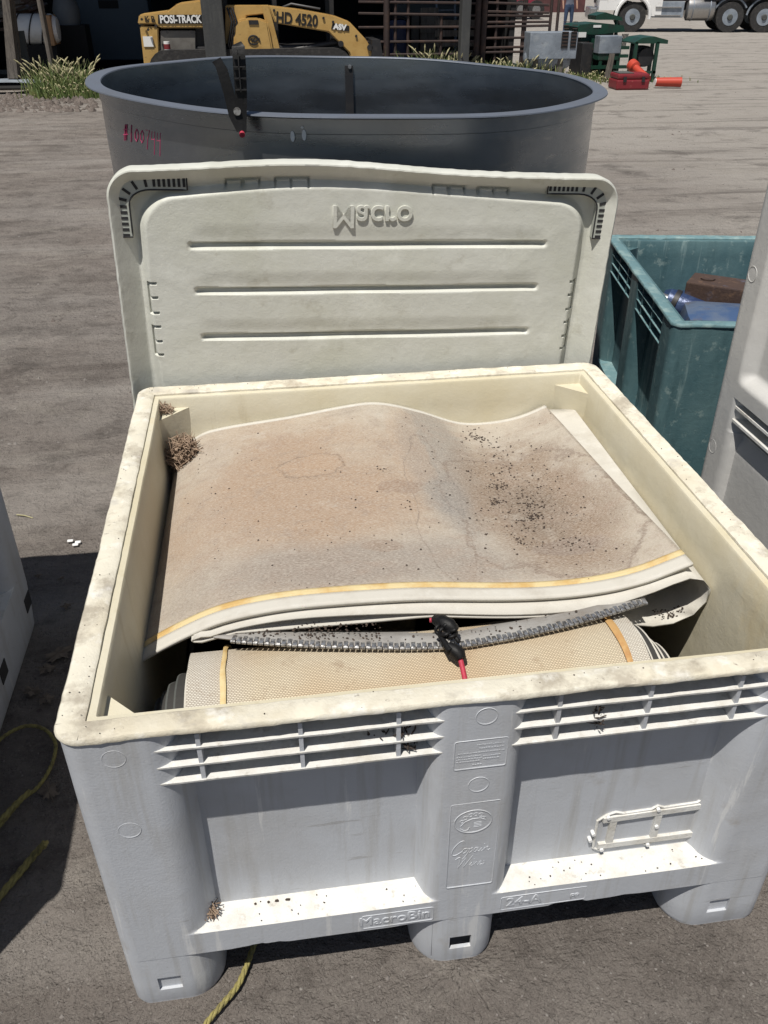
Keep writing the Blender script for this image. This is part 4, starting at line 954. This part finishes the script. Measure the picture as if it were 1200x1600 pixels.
x0, z0 = K(350, 5); x1, _ = K(520, 5)
for i, xx in enumerate((x0, x0+.9, x1)): MB().bbox((xx-.04, .25, .6), (xx+.04, .35, 2.15), .01).build('cab_post', 'machblack', ld); MB().bbox((xx-.04, 1.25, .6), (xx+.04, 1.35, 2.15), .01).build('cab_post', 'machblack', ld)
MB().bbox((x0-.1, .2, 2.15), (x1+.1, 1.4, 2.25), .03).build('cab_roof', 'machblack', ld)
MB().bbox((x0+.2, .5, .6), (x0+.8, 1.1, 1.1), .05).build('seat', 'machblack', ld)
x2, _ = K(230, 90); x3, _ = K(585, 90)
for yy in (-.15, 1.25):
    tk = MB(); P_ = [(x2+.35+.33*cos(t), .35+.33*sin(t)) for t in lin(pi/2, 3*pi/2, 10)]+[(x3-.75+.33*cos(t), .35+.33*sin(t)) for t in lin(-pi/2, pi/2, 10)]
    tk.prism(P_, yy, yy+.42); tr = tk.build('track', 'tyre', ld)
    for xx in lin(x2+.4, x3-.8, 4): MB().cyl((xx, yy-.02, .26), (xx, yy+.02, .26), .14, 16).build('track_roller', 'yellow', tr, smooth=50)
MB().prism([(x3-.1, .1), (x3+.7, .05), (x3+.75, .12), (x3+.2, .25), (x3+.1, .8), (x3-.05, .8)], -.1, 1.6).build('bucket', 'machblack', ld)
MB().bbox((x2+.1, .1, .35), (x3-.5, 1.35, .72), .03).build('chassis', 'machblack', ld)
def bgtext(body, px, py, hpx, Y, m_, parent, yoff, rot=0, off=0, sx=1, yroot=0):
    p = Q(px, py, Y+yoff); s = hpx/F*(p-CAM).dot(FW)/.69
    return text(body, s, onfront(p.x-(parent.location.x if parent else 0), yoff, p.z, rot), m_, parent, 'lettering', .003, 0, 0, off, sx)
plate([(247, 23), (316, 23), (316, 37), (247, 37)], -.012, -.002, 'name_plate', 'blackmark')
bgtext('POSI-TRACK', 282, 30.5, 10, YK, 'label', ld, -.016, 0, .006, .78)
bgtext('K B', 234, 30.5, 8, YK, 'blackmark', ld, -.016, 0, .003, .9)
bgtext('HD 4520', 464, 31, 15, YK, 'blackmark', ld, -.056, radians(-5), .008, .8)
bgtext('HD 4520', 398, 83, 9, YK, 'blackmark', ld, -.128, 0, .003, .85)
plate([(519, 36), (545, 40), (545, 49), (517, 45)], -.06, -.051, 'badge_plate', 'blackmark')
bgtext('ASV', 531, 42.5, 7, YK, 'label', ld, -.066, radians(-6), .008, 1.1)
x, z = K(396, 62); e_ = MB(); e_.tube([(x+.09*cos(t), -.125, z+.07*sin(t)) for t in lin(.5, 5.6, 14)], .014, 6); e_.tube([(x-.05, -.125, z+.02), (x+.02, -.125, z-.03), (x+.11, -.125, z+.03)], .014, 6); e_.tube([(x-.03, -.125, z-.03), (x+.04, -.125, z+.05), (x+.12, -.125, z-.03)], .012, 6); e_.build('cover_emblem', 'machblack', ld, smooth=60)
plate([(223, 57), (238, 57), (240, 73), (225, 73)], .004, .017, 'notice_label', 'label')
cn = thing('drink_can', 'white and red drink can standing on the loader side step', 'can', (K(263, 85)[0], YK-.06, K(263, 92)[1]))
MB().cyl((0, 0, 0), (0, 0, .28), .055, 16).build('can_body', 'white', cn, smooth=50); MB().cyl((0, 0, .16), (0, 0, .24), .057, 16).build('red_band', 'redplastic', cn, smooth=50)
plate([(246, 92), (280, 92), (280, 100), (246, 100)], -.14, .1, 'side_step', 'machblack')
for q in ((222, 30), (244, 40), (232, 46), (262, 50), (300, 50), (380, 44), (414, 44), (424, 80), (428, 16), (505, 28), (520, 34), (556, 56)):
    x, z = K(*q); MB().cyl((x, -.075, z), (x, -.045, z), .022, 8).build('bolt', 'machblack', ld, smooth=50)
for k in range(3):
    MB().tube([(K(355+k*4, 12)[0], -.02, K(355, 12)[1]), (K(362+k*4, 30)[0], -.1, K(362, 34)[1]), (K(356+k*3, 60)[0], -.06, K(356, 70)[1]), (K(372, 100)[0], -.02, K(372, 110)[1])], .018, 6).build('hydraulic_hose', 'machblack', ld, smooth=60)
MB().tube([(K(440, -2)[0], .05, K(440, 12)[1]), (K(455, 8)[0], -.03, K(455, 6)[1]), (K(500, 14)[0], -.03, K(500, 14)[1])], .02, 6).build('hydraulic_hose', 'machblack', ld, smooth=60)
# ---- fence
YF = 17.2
fe = thing('pipe_fence', 'rusty horizontal pipe fence between the yellow loader and the silver unit', 'fence', (0, YF, 0))
def FQ(px, py, Y=YF): p = Q(px, py, Y); return (p.x, 0, p.z)
for i, (py0, py1) in enumerate(((3, 5), (21, 24), (43, 42), (66, 64), (86, 84))):
    MB().tube([FQ(560, py0), FQ(745, py1)], .022, 6).build('rail', 'fence', fe)
for i, (py0, py1) in enumerate(((4, 8), (18, 20), (24, 25), (35, 34), (42, 40), (60, 58), (75, 72), (82, 80))):
    MB().tube([FQ(757, py0), FQ(858, py1)], .022, 6).build('rail', 'fence', fe)
for px in (604, 746, 756): 
    x = FQ(px, 40)[0]; MB().cyl((x, 0, 0), (x, 0, 2.4), .06, 10).build('post', 'fence', fe, smooth=50)
for px, hh_ in ((821, 2.4), (860, 2.4), (871, 2.4), (818, 1.5), (776, 2.3), (638, 2.1), (690, 1.2), (618, 1.9)): 
    x = FQ(px, 40)[0]; MB().cyl((x, .03, 0), (x, .03, hh_), .03, 8).build('upright', 'fence', fe, smooth=50)
# ---- left rack, posts, tank
YL = 17.0
def LQ(px, py, Y=YL): p = Q(px, py, Y); return (p.x, p.z)
ps = thing('timber_post', 'weathered leaning timber post at the far left beside the rusty rack', 'post', (0, YL, 0))
MB().prism([LQ(2, -40), LQ(12, -40), LQ(30, 122), LQ(14, 122)], -.1, .1).build('post_shaft', 'wood', ps)
ps = thing('timber_post', 'second weathered post right of the leaning one at the far left', 'post', (0, YL+.2, 0))
MB().prism([LQ(10, -40, YL+.2), LQ(16, -40, YL+.2), LQ(36, 122, YL+.2), LQ(28, 122, YL+.2)], -.08, .08).build('post_shaft', 'wood', ps)
cv = thing('leaning_board', 'dark grey-green board leaning beside the weathered posts', 'board', (0, YL+.35, 0))
MB().prism([LQ(20, 49, YL+.35), LQ(37, 48, YL+.35), LQ(52, 124, YL+.35), LQ(30, 124, YL+.35)], -.03, .03).build('board_face', 'cover', cv)
rk = thing('steel_rack', 'rusty steel rack stacked with scrap behind the white tank', 'rack', (0, 19.5, 0))
for py in (6, 18, 30, 44): MB().prism([LQ(-60, py, 19.5), LQ(66, py-3, 19.5), LQ(66, py+2, 19.5), LQ(-60, py+5, 19.5)], -.3, .3).build('shelf', 'rust', rk)
for px in (-20, 18, 60): a, b = LQ(px, 40, 19.5)[0], LQ(px+3, 40, 19.5)[0]; MB().box((a, -.32, 0), (b, .32, 2.6)).build('upright', 'fence', rk)
for i in range(26):
    px = random.uniform(-10, 58); py = random.choice((6, 18, 30)); x, z = LQ(px, py, 19.5)
    o = MB().tube([(x-.3*random.random(), -.36, z+.03), (x+.3, -.3, z+.03+random.random()*.16)], random.uniform(.02, .06), 6).build('stored_pipe', random.choice(('rust', 'wood', 'rust', 'cover')), rk, smooth=50)
wt = thing('water_tank', 'white horizontal poly tank with black straps at the far left', 'tank', (LQ(52, 46, 18.2)[0], 18.2, LQ(52, 46, 18.2)[1]))
bm_ = MB(); R_ = .26; L_ = .36
prof = [(-L_-.12, .02), (-L_-.10, .12), (-L_-.03, .20), (-L_+.03, R_), (L_, R_), (L_+.1, .2), (L_+.12, .02)]
bm_.grid([[(x, r*cos(t), r*sin(t)) for t in lin(0, 2*pi, 24)[:-1]] for x, r in prof], True); bm_.build('tank_body', 'white', wt, smooth=40)
for x in (-.28, -.02, .22): MB().tube([(x+.08*sin(t), (R_+.008)*cos(t), (R_+.008)*sin(t)) for t in lin(0, 2*pi, 24)[:-1]], .012, 6, closed=True).build('strap', 'machblack', wt, smooth=60)
MB().bbox((.28, -.30, -.26), (.40, .30, .24), .02).build('end_plate', 'orangelight', wt); MB().box((-.4, -.2, -wt.location.z), (.4, .2, -.25)).build('stand', 'barn', wt)
# beam and debris on the ground left
bmn = thing('steel_beam', 'long steel channel lying on the dirt at the far left', 'beam', (0, 0, 0))
a, b = G(-60, 128), G(78, 132); MB().tube([(a.x, a.y, .18), (b.x, b.y, .16)], .07, 4).build('beam_web', 'cover', bmn)
MB().tube([(a.x, a.y-.3, .12), (b.x-.9, b.y-.25, .14)], .05, 4).build('beam_flange', 'galv', bmn)
pn = thing('bent_sheet', 'bent pale metal sheet lying under the steel channel at the far left', 'sheet metal', G(38, 146))
MB().grid([[(x, y, .05+.16*sqrt(max(0, 1-((x+.25)/.8)**2))+.02*sin(y*8)) for x in lin(-1.0, .5, 14)] for y in lin(-.12, .25, 4)]).build('sheet_panel', 'galv', pn, smooth=60)
pts = []
for _ in range(240):
    p = G(random.uniform(-10, 150), random.uniform(148, 175)); pts.append((p.x, p.y, .0, random.uniform(.03, .10)))
crumbs('dirt_clods', pts, mat('ridge_soil', (.11, .09, .078), .95, 0, [((.2, .17, .15), 8, .45, .6, .7)], [(30, .02)]), 'low ridge of dark soil clods in front of the weeds at the left', 'dirt')
# ---- weeds
def weeds(name, spots, label, hmin, hmax, n_, heads=.3):
    mb = MB(); hd = MB()
    for _ in range(n_):
        cx, cy, rx, ry, hs = random.choice(spots); x = random.gauss(cx, rx); y = random.gauss(cy, ry); h = random.uniform(hmin, hmax)*hs
        a = random.uniform(0, 2*pi); lean = random.uniform(.05, .9)*h; dx, dy = cos(a)*lean, sin(a)*lean*.6; wd = random.uniform(.006, .014); c_, s_ = cos(a+1.5)*wd, sin(a+1.5)*wd*.5
        mb.add([(x-wd, y, 0), (x+wd, y+.004, 0), (x+dx*.35+wd*.8, y+dy*.35, h*.55), (x+dx*.35-wd*.8, y+dy*.35, h*.55), (x+dx, y+dy, h)], [(0, 1, 2, 3), (3, 2, 4)])
        if random.random() < heads: hd.tube([(x+dx*.8, y+dy*.8, h*.86), (x+dx, y+dy, h), (x+dx*1.15, y+dy*1.1, h*1.08)], [.006, .016, .004], 4)
    o = tag(mb.build(name, 'grass'), label, 'weeds', kind='stuff'); hd.build('seed_heads', 'straw', o); return o
c = G(108, 152); weeds('weeds', [(c.x, c.y+.1, .26, .16, 1), (c.x-.15, c.y+.3, .22, .15, 1.3), (c.x+.42, c.y+.05, .2, .1, .5), (c.x+.15, c.y-.1, .3, .1, .5)], 'sunlit green and straw weed clump in front of the dark shed at the left', .12, .46, 1700, .22)
c2 = G(760, 112); weeds('weeds', [(Q(x, 90, YF-.2).x, YF-.3, .25, .15, s_) for x, s_ in ((640, .5), (680, .7), (700, .9), (720, .8), (750, .7), (780, .7), (810, .8), (830, .7), (670, 1.1))], 'tall thin weeds growing along the pipe fence behind the tank', .2, .62, 1700, .15)
weeds('weeds', [(G(925, 122).x, G(925, 122).y, .3, .2, .5), (G(985, 130).x, G(985, 130).y+.3, .5, .2, .35)], 'low dry grass at the foot of the silver boxes', .1, .3, 600, .35)
# ---- stuff behind the fence
def bgbox(name, label, cat, px0, py0, px1, py1, Y, m_, dep=.5, zbot=None, e=.03, part='body'):
    a, b = Q(px0, py1, Y), Q(px1, py0, Y); t = thing(name, label, cat, ((a.x+b.x)/2, Y, 0)); hw = (b.x-a.x)/2
    MB().bbox((-hw, 0, a.z if zbot is None else zbot), (hw, dep, b.z), e).build(part, m_, t); return t, hw, a.z, b.z
t, hw, za, zb = bgbox('plastic_drum', 'dark blue plastic drum behind the fence, left of the wooden crates', 'drum', 608, 30, 636, 66, 18.6, 'bluebox', .5, 0, .08)
MB().bbox((-hw*.9, .02, zb), (hw*.9, .45, zb+.04), .01).build('lid', 'barn', t)
t, hw, za, zb = bgbox('wooden_crate', 'brown wooden crate stack behind the fence', 'crate', 656, 22, 684, 95, 18.8, 'wood', .6, 0, .01)
for k in range(5): MB().box((-hw-.01, -.03, .15+k*.33), (hw+.01, -.002, .27+k*.33)).build('crate_board', 'wood', t)
bgbox('equipment_case', 'tall dark equipment case behind the fence beside the wooden crate', 'case', 642, 22, 656, 95, 18.7, 'machblack', .6, 0, .02)
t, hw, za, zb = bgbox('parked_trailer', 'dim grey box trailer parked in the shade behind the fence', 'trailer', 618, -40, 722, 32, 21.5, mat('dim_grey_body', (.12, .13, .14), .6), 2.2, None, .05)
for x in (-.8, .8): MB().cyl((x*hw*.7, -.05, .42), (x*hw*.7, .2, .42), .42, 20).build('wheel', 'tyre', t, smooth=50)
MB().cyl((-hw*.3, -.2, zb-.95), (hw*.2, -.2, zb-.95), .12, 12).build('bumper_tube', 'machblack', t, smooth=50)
ty = thing('tyre_stack', 'stack of three dark tyres in the shade behind the fence', 'tyres', (Q(590, 60, 19.2).x, 19.2, 0))
for k in range(3): MB().grid([[(.33*cos(a)+.13*cos(b)*cos(a)+.04*nz(k), .33*sin(a)+.13*cos(b)*sin(a), .14+.25*k+.12*sin(b)) for b in lin(0, 2*pi, 10)[:-1]] for a in lin(0, 2*pi, 24)], True).build('tyre', 'tyre', ty, smooth=60)
lad = thing('steel_ladder', 'thin steel ladder leaning in the shade behind the fence', 'ladder', (Q(700, 60, 19).x, 19, 0))
for x in (-.2, .2): MB().tube([(x, 0, 0), (x, .7, 2.6)], .03, 6).build('side_rail', 'galv', lad)
for k in range(8): MB().tube([(-.2, .08+.083*k, .3+.3*k), (.2, .08+.083*k, .3+.3*k)], .018, 6).build('rung', 'galv', lad)
pl = thing('pallet', 'grey timber pallet standing on edge behind the fence', 'pallet', (Q(672, 60, 18.2).x+.6, 18.2, 0))
for k in range(6): MB().box((-.5, 0, .05+.18*k), (.5, .02, .16+.18*k)).build('board', 'wood', pl)
for x in (-.45, 0, .4): MB().box((x, .022, .03), (x+.06, .1, 1.1)).build('bearer', 'wood', pl)
# ---- silver HVAC-like unit on legs
YU = 16.8
def U(px, py, Y=YU): p = Q(px, py, Y); return p
a, b = U(826, 93), U(904, 50); su = thing('evaporative_unit', 'wide silver sheet-metal unit with two dark louvre openings, standing on legs', 'machine', ((a.x+b.x)/2, YU, 0)); hw = (b.x-a.x)/2
MB().bbox((-hw, 0, a.z), (hw, .5, b.z), .012).build('cabinet', 'galv', su)
for (l0, l1) in ((875, 888), (889, 901)):
    c0, c1 = U(l0, 86).x-su.location.x, U(l1, 58).x-su.location.x; m = MB(); m.box((c0, -.012, U(0, 86).z), (c1, -.002, U(0, 58).z)); lv = m.build('louvre', 'machblack', su)
    m = MB(); 
    for k in range(8): zz = U(0, 86).z+.05+k*.055; m.box((c0+.01, -.022, zz), (c1-.01, -.013, zz+.012))
    m.build('louvre_blades', 'rust', lv)
for l0, l1 in ((834, 842), (872, 881)):
    c0, c1 = U(l0, 100).x-su.location.x, U(l1, 100).x-su.location.x; MB().bbox((c0, .05, 0), (c1, .14, a.z), .008).build('leg', 'wood', su)
    MB().bbox((c0, .36, 0), (c1, .45, a.z), .008).build('leg', 'wood', su)
cg = thing('gas_cylinder', 'pale grey cylinder lying on the ground under the silver unit', 'cylinder', (U(862, 108).x, YU+.25, .42))
MB().grid([[(x, r*cos(t), r*sin(t)) for t in lin(0, 2*pi, 20)[:-1]] for x, r in ((-.5, .01), (-.48, .12), (-.42, .2), (.3, .2), (.4, .14), (.43, .01))], True).build('cylinder_shell', 'galv', cg, smooth=50)
MB().box((-.45, -.12, -.42), (.3, .12, -.18)).build('cradle', 'wood', cg)
t, hw_, za, zb = bgbox('cooler_box', 'black steel cooler box standing between the silver unit and the green machine', 'box', 905, 67, 928, 118, 17.9, 'machblack', .7, 0, .02)
# ---- green machine
YG = 18.3
def GQ(px, py, Y=YG): p = Q(px, py, Y); return p
gm = thing('green_machine', 'dark green engine-driven machine standing behind the red case', 'machine', (GQ(940, 60).x, YG, 0)); ox = gm.location.x
def gx(px): return GQ(px, 60).x-ox
def gz(py): return GQ(940, py).z
MB().prism([(gx(901), gz(42)), (gx(905), gz(38)), (gx(935), gz(36)), (gx(972), gz(40)), (gx(975), gz(50)), (gx(930), gz(54)), (gx(903), gz(53))], 0, .9).build('hood', 'green', gm)
MB().bbox((gx(908), .05, gz(68)), (gx(960), .9, gz(50)), .03).build('body', 'green', gm)
MB().prism([(gx(935), gz(25)), (gx(950), gz(20)), (gx(976), gz(28)), (gx(978), gz(34)), (gx(965), gz(32)), (gx(936), gz(32))], .3, .8).build('fuel_tank', 'green', gm)
MB().tube([(gx(971), .4, gz(30)), (gx(974), .4, gz(70))], .04, 8).build('guard_tube', 'green', gm)
MB().box((gx(903), -.01, gz(58)), (gx(915), -.002, gz(50))).build('data_label', 'label', gm)
MB().box((gx(925), -.01, gz(43)), (gx(937), -.002, gz(39))).build('data_label', 'label', gm)
m = MB()
for px in (925, 940, 955, 968): m.box((gx(px), .0, 0), (gx(px)+.07, .1, gz(60)))
for py in (88, 105, 75): m.box((gx(915), -.02, gz(py)-.03), (gx(985), .06, gz(py)+.03))
m.build('frame', 'green', gm)
MB().bbox((gx(915), .2, .05), (gx(975), .9, gz(68)), .05).build('engine', 'machblack', gm)
m = MB(); 
for k in range(5): m.tube([(gx(975)+.03*k, .2, gz(78)), (gx(978)+.03*k, .2, gz(54))], .012, 6)
m.build('lever', 'machblack', gm)
MB().tube([(gx(918), -.03, gz(66)), (gx(926), -.05, gz(76)), (gx(924), -.05, gz(92)), (gx(912), -.03, gz(104))], .02, 8).build('hose', 'redplastic', gm, smooth=60)
# second silver box on a wooden post
a, b = U(935, 84, 17.6), U(973, 56, 17.6); sb = thing('control_box', 'small silver control box mounted on a single wooden post', 'box', ((a.x+b.x)/2, 17.6, 0)); hw = (b.x-a.x)/2
MB().bbox((-hw, 0, a.z), (hw, .3, b.z), .01).build('cabinet', 'galv', sb); MB().bbox((-hw*.95, .02, a.z-.12), (hw*.95, .28, a.z-.003), .01).build('base_tray', 'green', sb)
MB().prism([(-.06, 0), (.06, 0), (.10, a.z), (.0, a.z)], -.05, -.003).build('post', 'wood', sb)
# green frame stand
YR = 17.0
gs = thing('green_stand', 'open green steel frame stand with a peaked top beside the red case', 'stand', (Q(1010, 90, YR).x, YR, 0)); ox = gs.location.x
def rx(px): return Q(px, 90, YR).x-ox
def rz(py): return Q(1010, py, YR).z
MB().prism([(rx(988), rz(66)), (rx(1000), rz(59)), (rx(1018), rz(57)), (rx(1040), rz(63)), (rx(1040), rz(69)), (rx(1024), rz(68)), (rx(988), rz(68))], 0, .7).build('roof', 'green', gs)
for px in (990, 1023): MB().box((rx(px), 0, 0), (rx(px)+.06, .06, rz(66))).build('leg', 'green', gs)
for px in (1003, 1035): MB().box((rx(px), .6, 0), (rx(px)+.06, .66, rz(66))).build('leg', 'green', gs)
MB().box((rx(990), .0, rz(115)), (rx(1028), .05, rz(111))).build('cross_bar', 'green', gs)
MB().bbox((rx(999), .2, .25), (rx(1022), .55, rz(73)), .05).build('motor', 'machblack', gs)
m = MB().cyl((rx(1012), .08, rz(90)), (rx(1012), .2, rz(90)), .16, 18); m.build('pulley', 'machblack', gs, smooth=50)
# red case, tubes
p0 = G(963, 141); p1 = G(1024, 143); rc = thing('tool_case', 'closed red plastic tool case lying on the gravel by the green stand', 'case', ((p0.x+p1.x)/2, p0.y, 0), -.05); hw = (p1.x-p0.x)/2
MB().bbox((-hw, 0, .0), (hw, .5, .17), .03).build('base_shell', 'redplastic', rc); MB().bbox((-hw+.01, 0.01, .176), (hw-.01, .49, .265), .03).build('lid', 'redplastic', rc)
MB().bbox((-hw+.04, .05, .266), (hw-.3, .42, .28), .004).build('label_sheet', 'cover', rc)
for x in (-.2, .15): MB().bbox((x, -.02, .13), (x+.06, -.001, .22), .005).build('latch', 'machblack', rc)
ot = thing('orange_tube', 'orange-red plastic tube with a flared end propped on the red case', 'tube', (0, 0, 0))
q0, q1 = Q(987, 101, 16.5), Q(1012, 124, 15.95); MB().tube([q0, q0.lerp(q1, .22), q0.lerp(q1, .26), q1], [.11, .11, .07, .07], 14).build('tube_shaft', 'orange', ot, smooth=40)
ot = thing('red_tube', 'short red plastic tube lying on the gravel right of the red case', 'tube', (0, 0, 0))
q0, q1 = Q(1024, 131, 15.9), Q(1060, 131, 15.9); MB().tube([(q0.x, q0.y, .1), (q1.x, q1.y-.1, .1)], [.075, .085], 14).build('tube_shaft', 'orange', ot, smooth=40)
MB().tube([(q0.x-.02, q0.y, .1), (q0.x+.1, q0.y, .1)], .06, 14).build('tube_cap', 'label', ot, smooth=40)
# ---- person
YP = 35
pp = Q(885, 60, YP); pe = bpy.data.objects.new('person', None); pe = thing('person', 'person in blue jeans and a grey-blue top standing beyond the fence', 'person', (pp.x, YP, 0))
def skin_body(parent):
    J = {'pel': (0, 0, .95), 'ch': (0, 0, 1.28), 'nk': (0, 0, 1.50), 'hd': (0, -.02, 1.64), 'ht': (0, -.01, 1.74)}
    V = [(J['pel'], .15, .11), (J['ch'], .17, .12), (J['nk'], .06, .06), (J['hd'], .085, .10), (J['ht'], .06, .07)]
    E_ = [(0, 1), (1, 2), (2, 3), (3, 4)]
    for s in (-1, 1):
        k = len(V); V += [((s*.10, 0, .88), .10, .10), ((s*.12, -.01, .50), .065, .065), ((s*.13, .02, .10), .045, .045), ((s*.14, -.12, .04), .045, .035)]; E_ += [(0, k), (k, k+1), (k+1, k+2), (k+2, k+3)]
        k = len(V); V += [((s*.21, 0, 1.42), .06, .06), ((s*.27, .02, 1.14), .042, .042), ((s*.27, -.08, .90), .03, .03), ((s*.27, -.11, .82), .035, .02)]; E_ += [(1, k), (k, k+1), (k+1, k+2), (k+2, k+3)]
    me = bpy.data.meshes.new('body'); me.from_pydata([v[0] for v in V], E_, []); o = bpy.data.objects.new('body', me); link(o, parent)
    md = o.modifiers.new('s', 'SKIN'); sv = me.skin_vertices[0].data
    for i, v in enumerate(V): sv[i].radius = (v[1], v[2])
    sv[0].use_root = True; o.modifiers.new('u', 'SUBSURF').levels = 2; bpy.context.view_layer.update()
    m2 = bpy.data.meshes.new_from_object(o.evaluated_get(bpy.context.evaluated_depsgraph_get())); o.modifiers.clear(); o.data = m2
    m2.materials.clear()
    for q in ('denim', 'shirt', 'skin', 'machblack'): m2.materials.append(MT[q])
    for p in m2.polygons:
        z = p.center.z; x = abs(p.center.x); p.use_smooth = True
        p.material_index = 3 if z < .09 else 2 if (z > 1.5 or (x > .2 and z < 1.12)) else 0 if z < .98 else 1
skin_body(pe)
m = MB(); m.grid([[(.095*sin(a)*cos(t), -.01+.108*sin(a)*sin(t), 1.67+.10*cos(a)) for t in lin(0, 2*pi, 16)[:-1]] for a in lin(.02, 1.5, 8)], True); m.build('hair', 'hair', pe, smooth=60)
# ---- far red vehicle, pink panels and barn
t, hw, za, zb = bgbox('parked_van', 'red and pink panelled van parked far beyond the fence', 'van', 734, -55, 848, 30, 50, 'redpaint', 2.0, .5, .12)
a0, a1 = Q(762, 10, 49.9).x-t.location.x, Q(800, 10, 49.9).x-t.location.x; MB().box((a0, -.03, .6), (a1, -.005, 2.6)).build('pink_panel', 'pink', t)
for px in (748, 812, 836): x = Q(px, 30, 50).x-t.location.x; w_ = MB().cyl((x, -.1, .45), (x, .2, .45), .45, 20).build('wheel', 'tyre', t, smooth=50); MB().cyl((x, -.12, .45), (x, -.1, .45), .22, 16).build('rim', 'chrome', w_, smooth=50)
t = thing('red_barn', 'dull red barn wall in the far distance left of the white truck', 'barn', (Q(880, 10, 62).x, 62, 0)); MB().box((-4, 0, 0), (1.5, 6, 5)).build('wall', 'redwall', t); MB().prism([(-4.3, 5), (1.8, 5), (-1.2, 6.6)], -.3, 6.3).build('roof', 'cover', t)
# ---- truck
g0, g1 = G(985, 50), G(1165, 48); ang = atan2(g1.y-g0.y, g1.x-g0.x)
tr = thing('semi_truck', 'white semi truck with chrome fuel tank parked across the yard at the upper right', 'truck', g0, ang-.30); L_ = (g1-g0).length
wheels = [0, L_*.775, L_]
AX = [0, 3.75, 5.05] if L_ < 5.5 else [0, L_*.775, L_]
def wheel(x, y, r=.52, m2='chrome'):
    w_ = MB(); w_.tube([(x, y, r), (x, y+.28, r)], r, 28); w_ = w_.build('wheel', 'tyre', tr, smooth=50)
    MB().tube([(x, y-.012, r), (x, y+.02, r)], [r*.56, r*.50], 20).build('rim', 'galv', w_, smooth=50)
    MB().tube([(x, y-.06, r), (x, y-.01, r)], [r*.16, r*.22], 12).build('hub', 'cover', w_, smooth=50)
for x in AX:
    wheel(x, 0); wheel(x, 2.1)
MB().box((-.6, .5, .75), (AX[2]+2.6, 1.9, 1.0)).build('chassis', 'machblack', tr)
hood_ = [(-1.35, .75), (-1.35, 1.5), (-1.2, 1.75), (.0, 1.95), (1.1, 2.15), (1.1, .55), (.72, .55), (.62, .95), (.35, 1.18), (0, 1.25), (-.35, 1.18), (-.62, .95), (-.70, .75)]
MB().prism(hood_, .02, 2.35).build('hood', 'white', tr)
MB().bbox((1.102, .05, 1.5), (2.5, 2.3, 3.3), .1).build('cab', 'white', tr); MB().bbox((1.102, .10, 1.06), (4.2, 2.2, 1.49), .02).build('cab_skirt', 'machblack', tr)
MB().box((1.3, .035, 2.0), (2.2, .048, 2.8)).build('door_window', 'machblack', tr)
fa = MB(); fa.tube([(.66*cos(t), -.03, .52+.70*sin(t)) for t in lin(-.1, pi+.1, 18)], .07, 6); fa.build('fender', 'white', tr, smooth=50)
MB().bbox((-1.42, .65, .95), (-1.352, 1.75, 1.85), .02).build('grille', 'chrome', tr)
m = MB()
for k in range(12): m.box((-1.44, .72+k*.085, 1.0), (-1.421, .75+k*.085, 1.8))
m.build('grille_bars', 'machblack', tr)
MB().bbox((-1.7, .02, .45), (-1.40, 2.35, .85), .06).build('bumper', 'chrome', tr)
MB().bbox((-1.38, .0, 1.1), (-1.0, .25, 1.4), .05).build('headlight', 'label', tr)
MB().bbox((.78, .03, .5), (1.95, .5, 1.05), .02).build('battery_box', 'galv', tr)
ft = MB(); ft.tube([(2.05, .36, .80), (2.10, .36, .80), (2.12, .36, .80), (3.10, .36, .80), (3.14, .36, .80), (3.18, .36, .80)], [.30, .38, .41, .41, .38, .30], 24); ft = ft.build('fuel_tank', 'chrome', tr, smooth=50)
for x in (2.3, 2.95): MB().tube([(x+.0, .36+.418*cos(t), .80+.418*sin(t)) for t in lin(0, 2*pi, 24)[:-1]], .018, 6, closed=True).build('strap', 'galv', ft, smooth=50)
for x in AX[1:]: m = MB(); m.tube([(x+.66*cos(t), .1, .52+.66*sin(t)) for t in lin(.5, pi-.1, 12)], .04, 6); m.build('mudguard', 'galv', tr, smooth=50)
MB().bbox((AX[1]-1.1, -.05, 1.22), (AX[2]+3.2, 2.4, 1.36), .02).build('deck', 'machblack', tr)
for x in AX[1:]: MB().box((x-.5, .35, .6), (x+.5, 1.8, 1.2)).build('axle_box', 'machblack', tr)
MB().bbox((3.25, .1, .55), (3.6, 1.9, 1.2), .02).build('frame_box', 'machblack', tr)
for k in range(2): MB().bbox((.85, -.03, .55+.28*k), (1.85, .06, .60+.28*k), .01).build('step', 'chrome', tr)
MB().tube([(2.6, .3, 1.5), (2.6, .3, 3.6)], .08, 12).build('exhaust_stack', 'chrome', tr, smooth=50)
MB().bbox((AX[2]+.9, .0, .5), (AX[2]+1.5, .4, 1.2), .03).build('tool_box', 'white', tr)
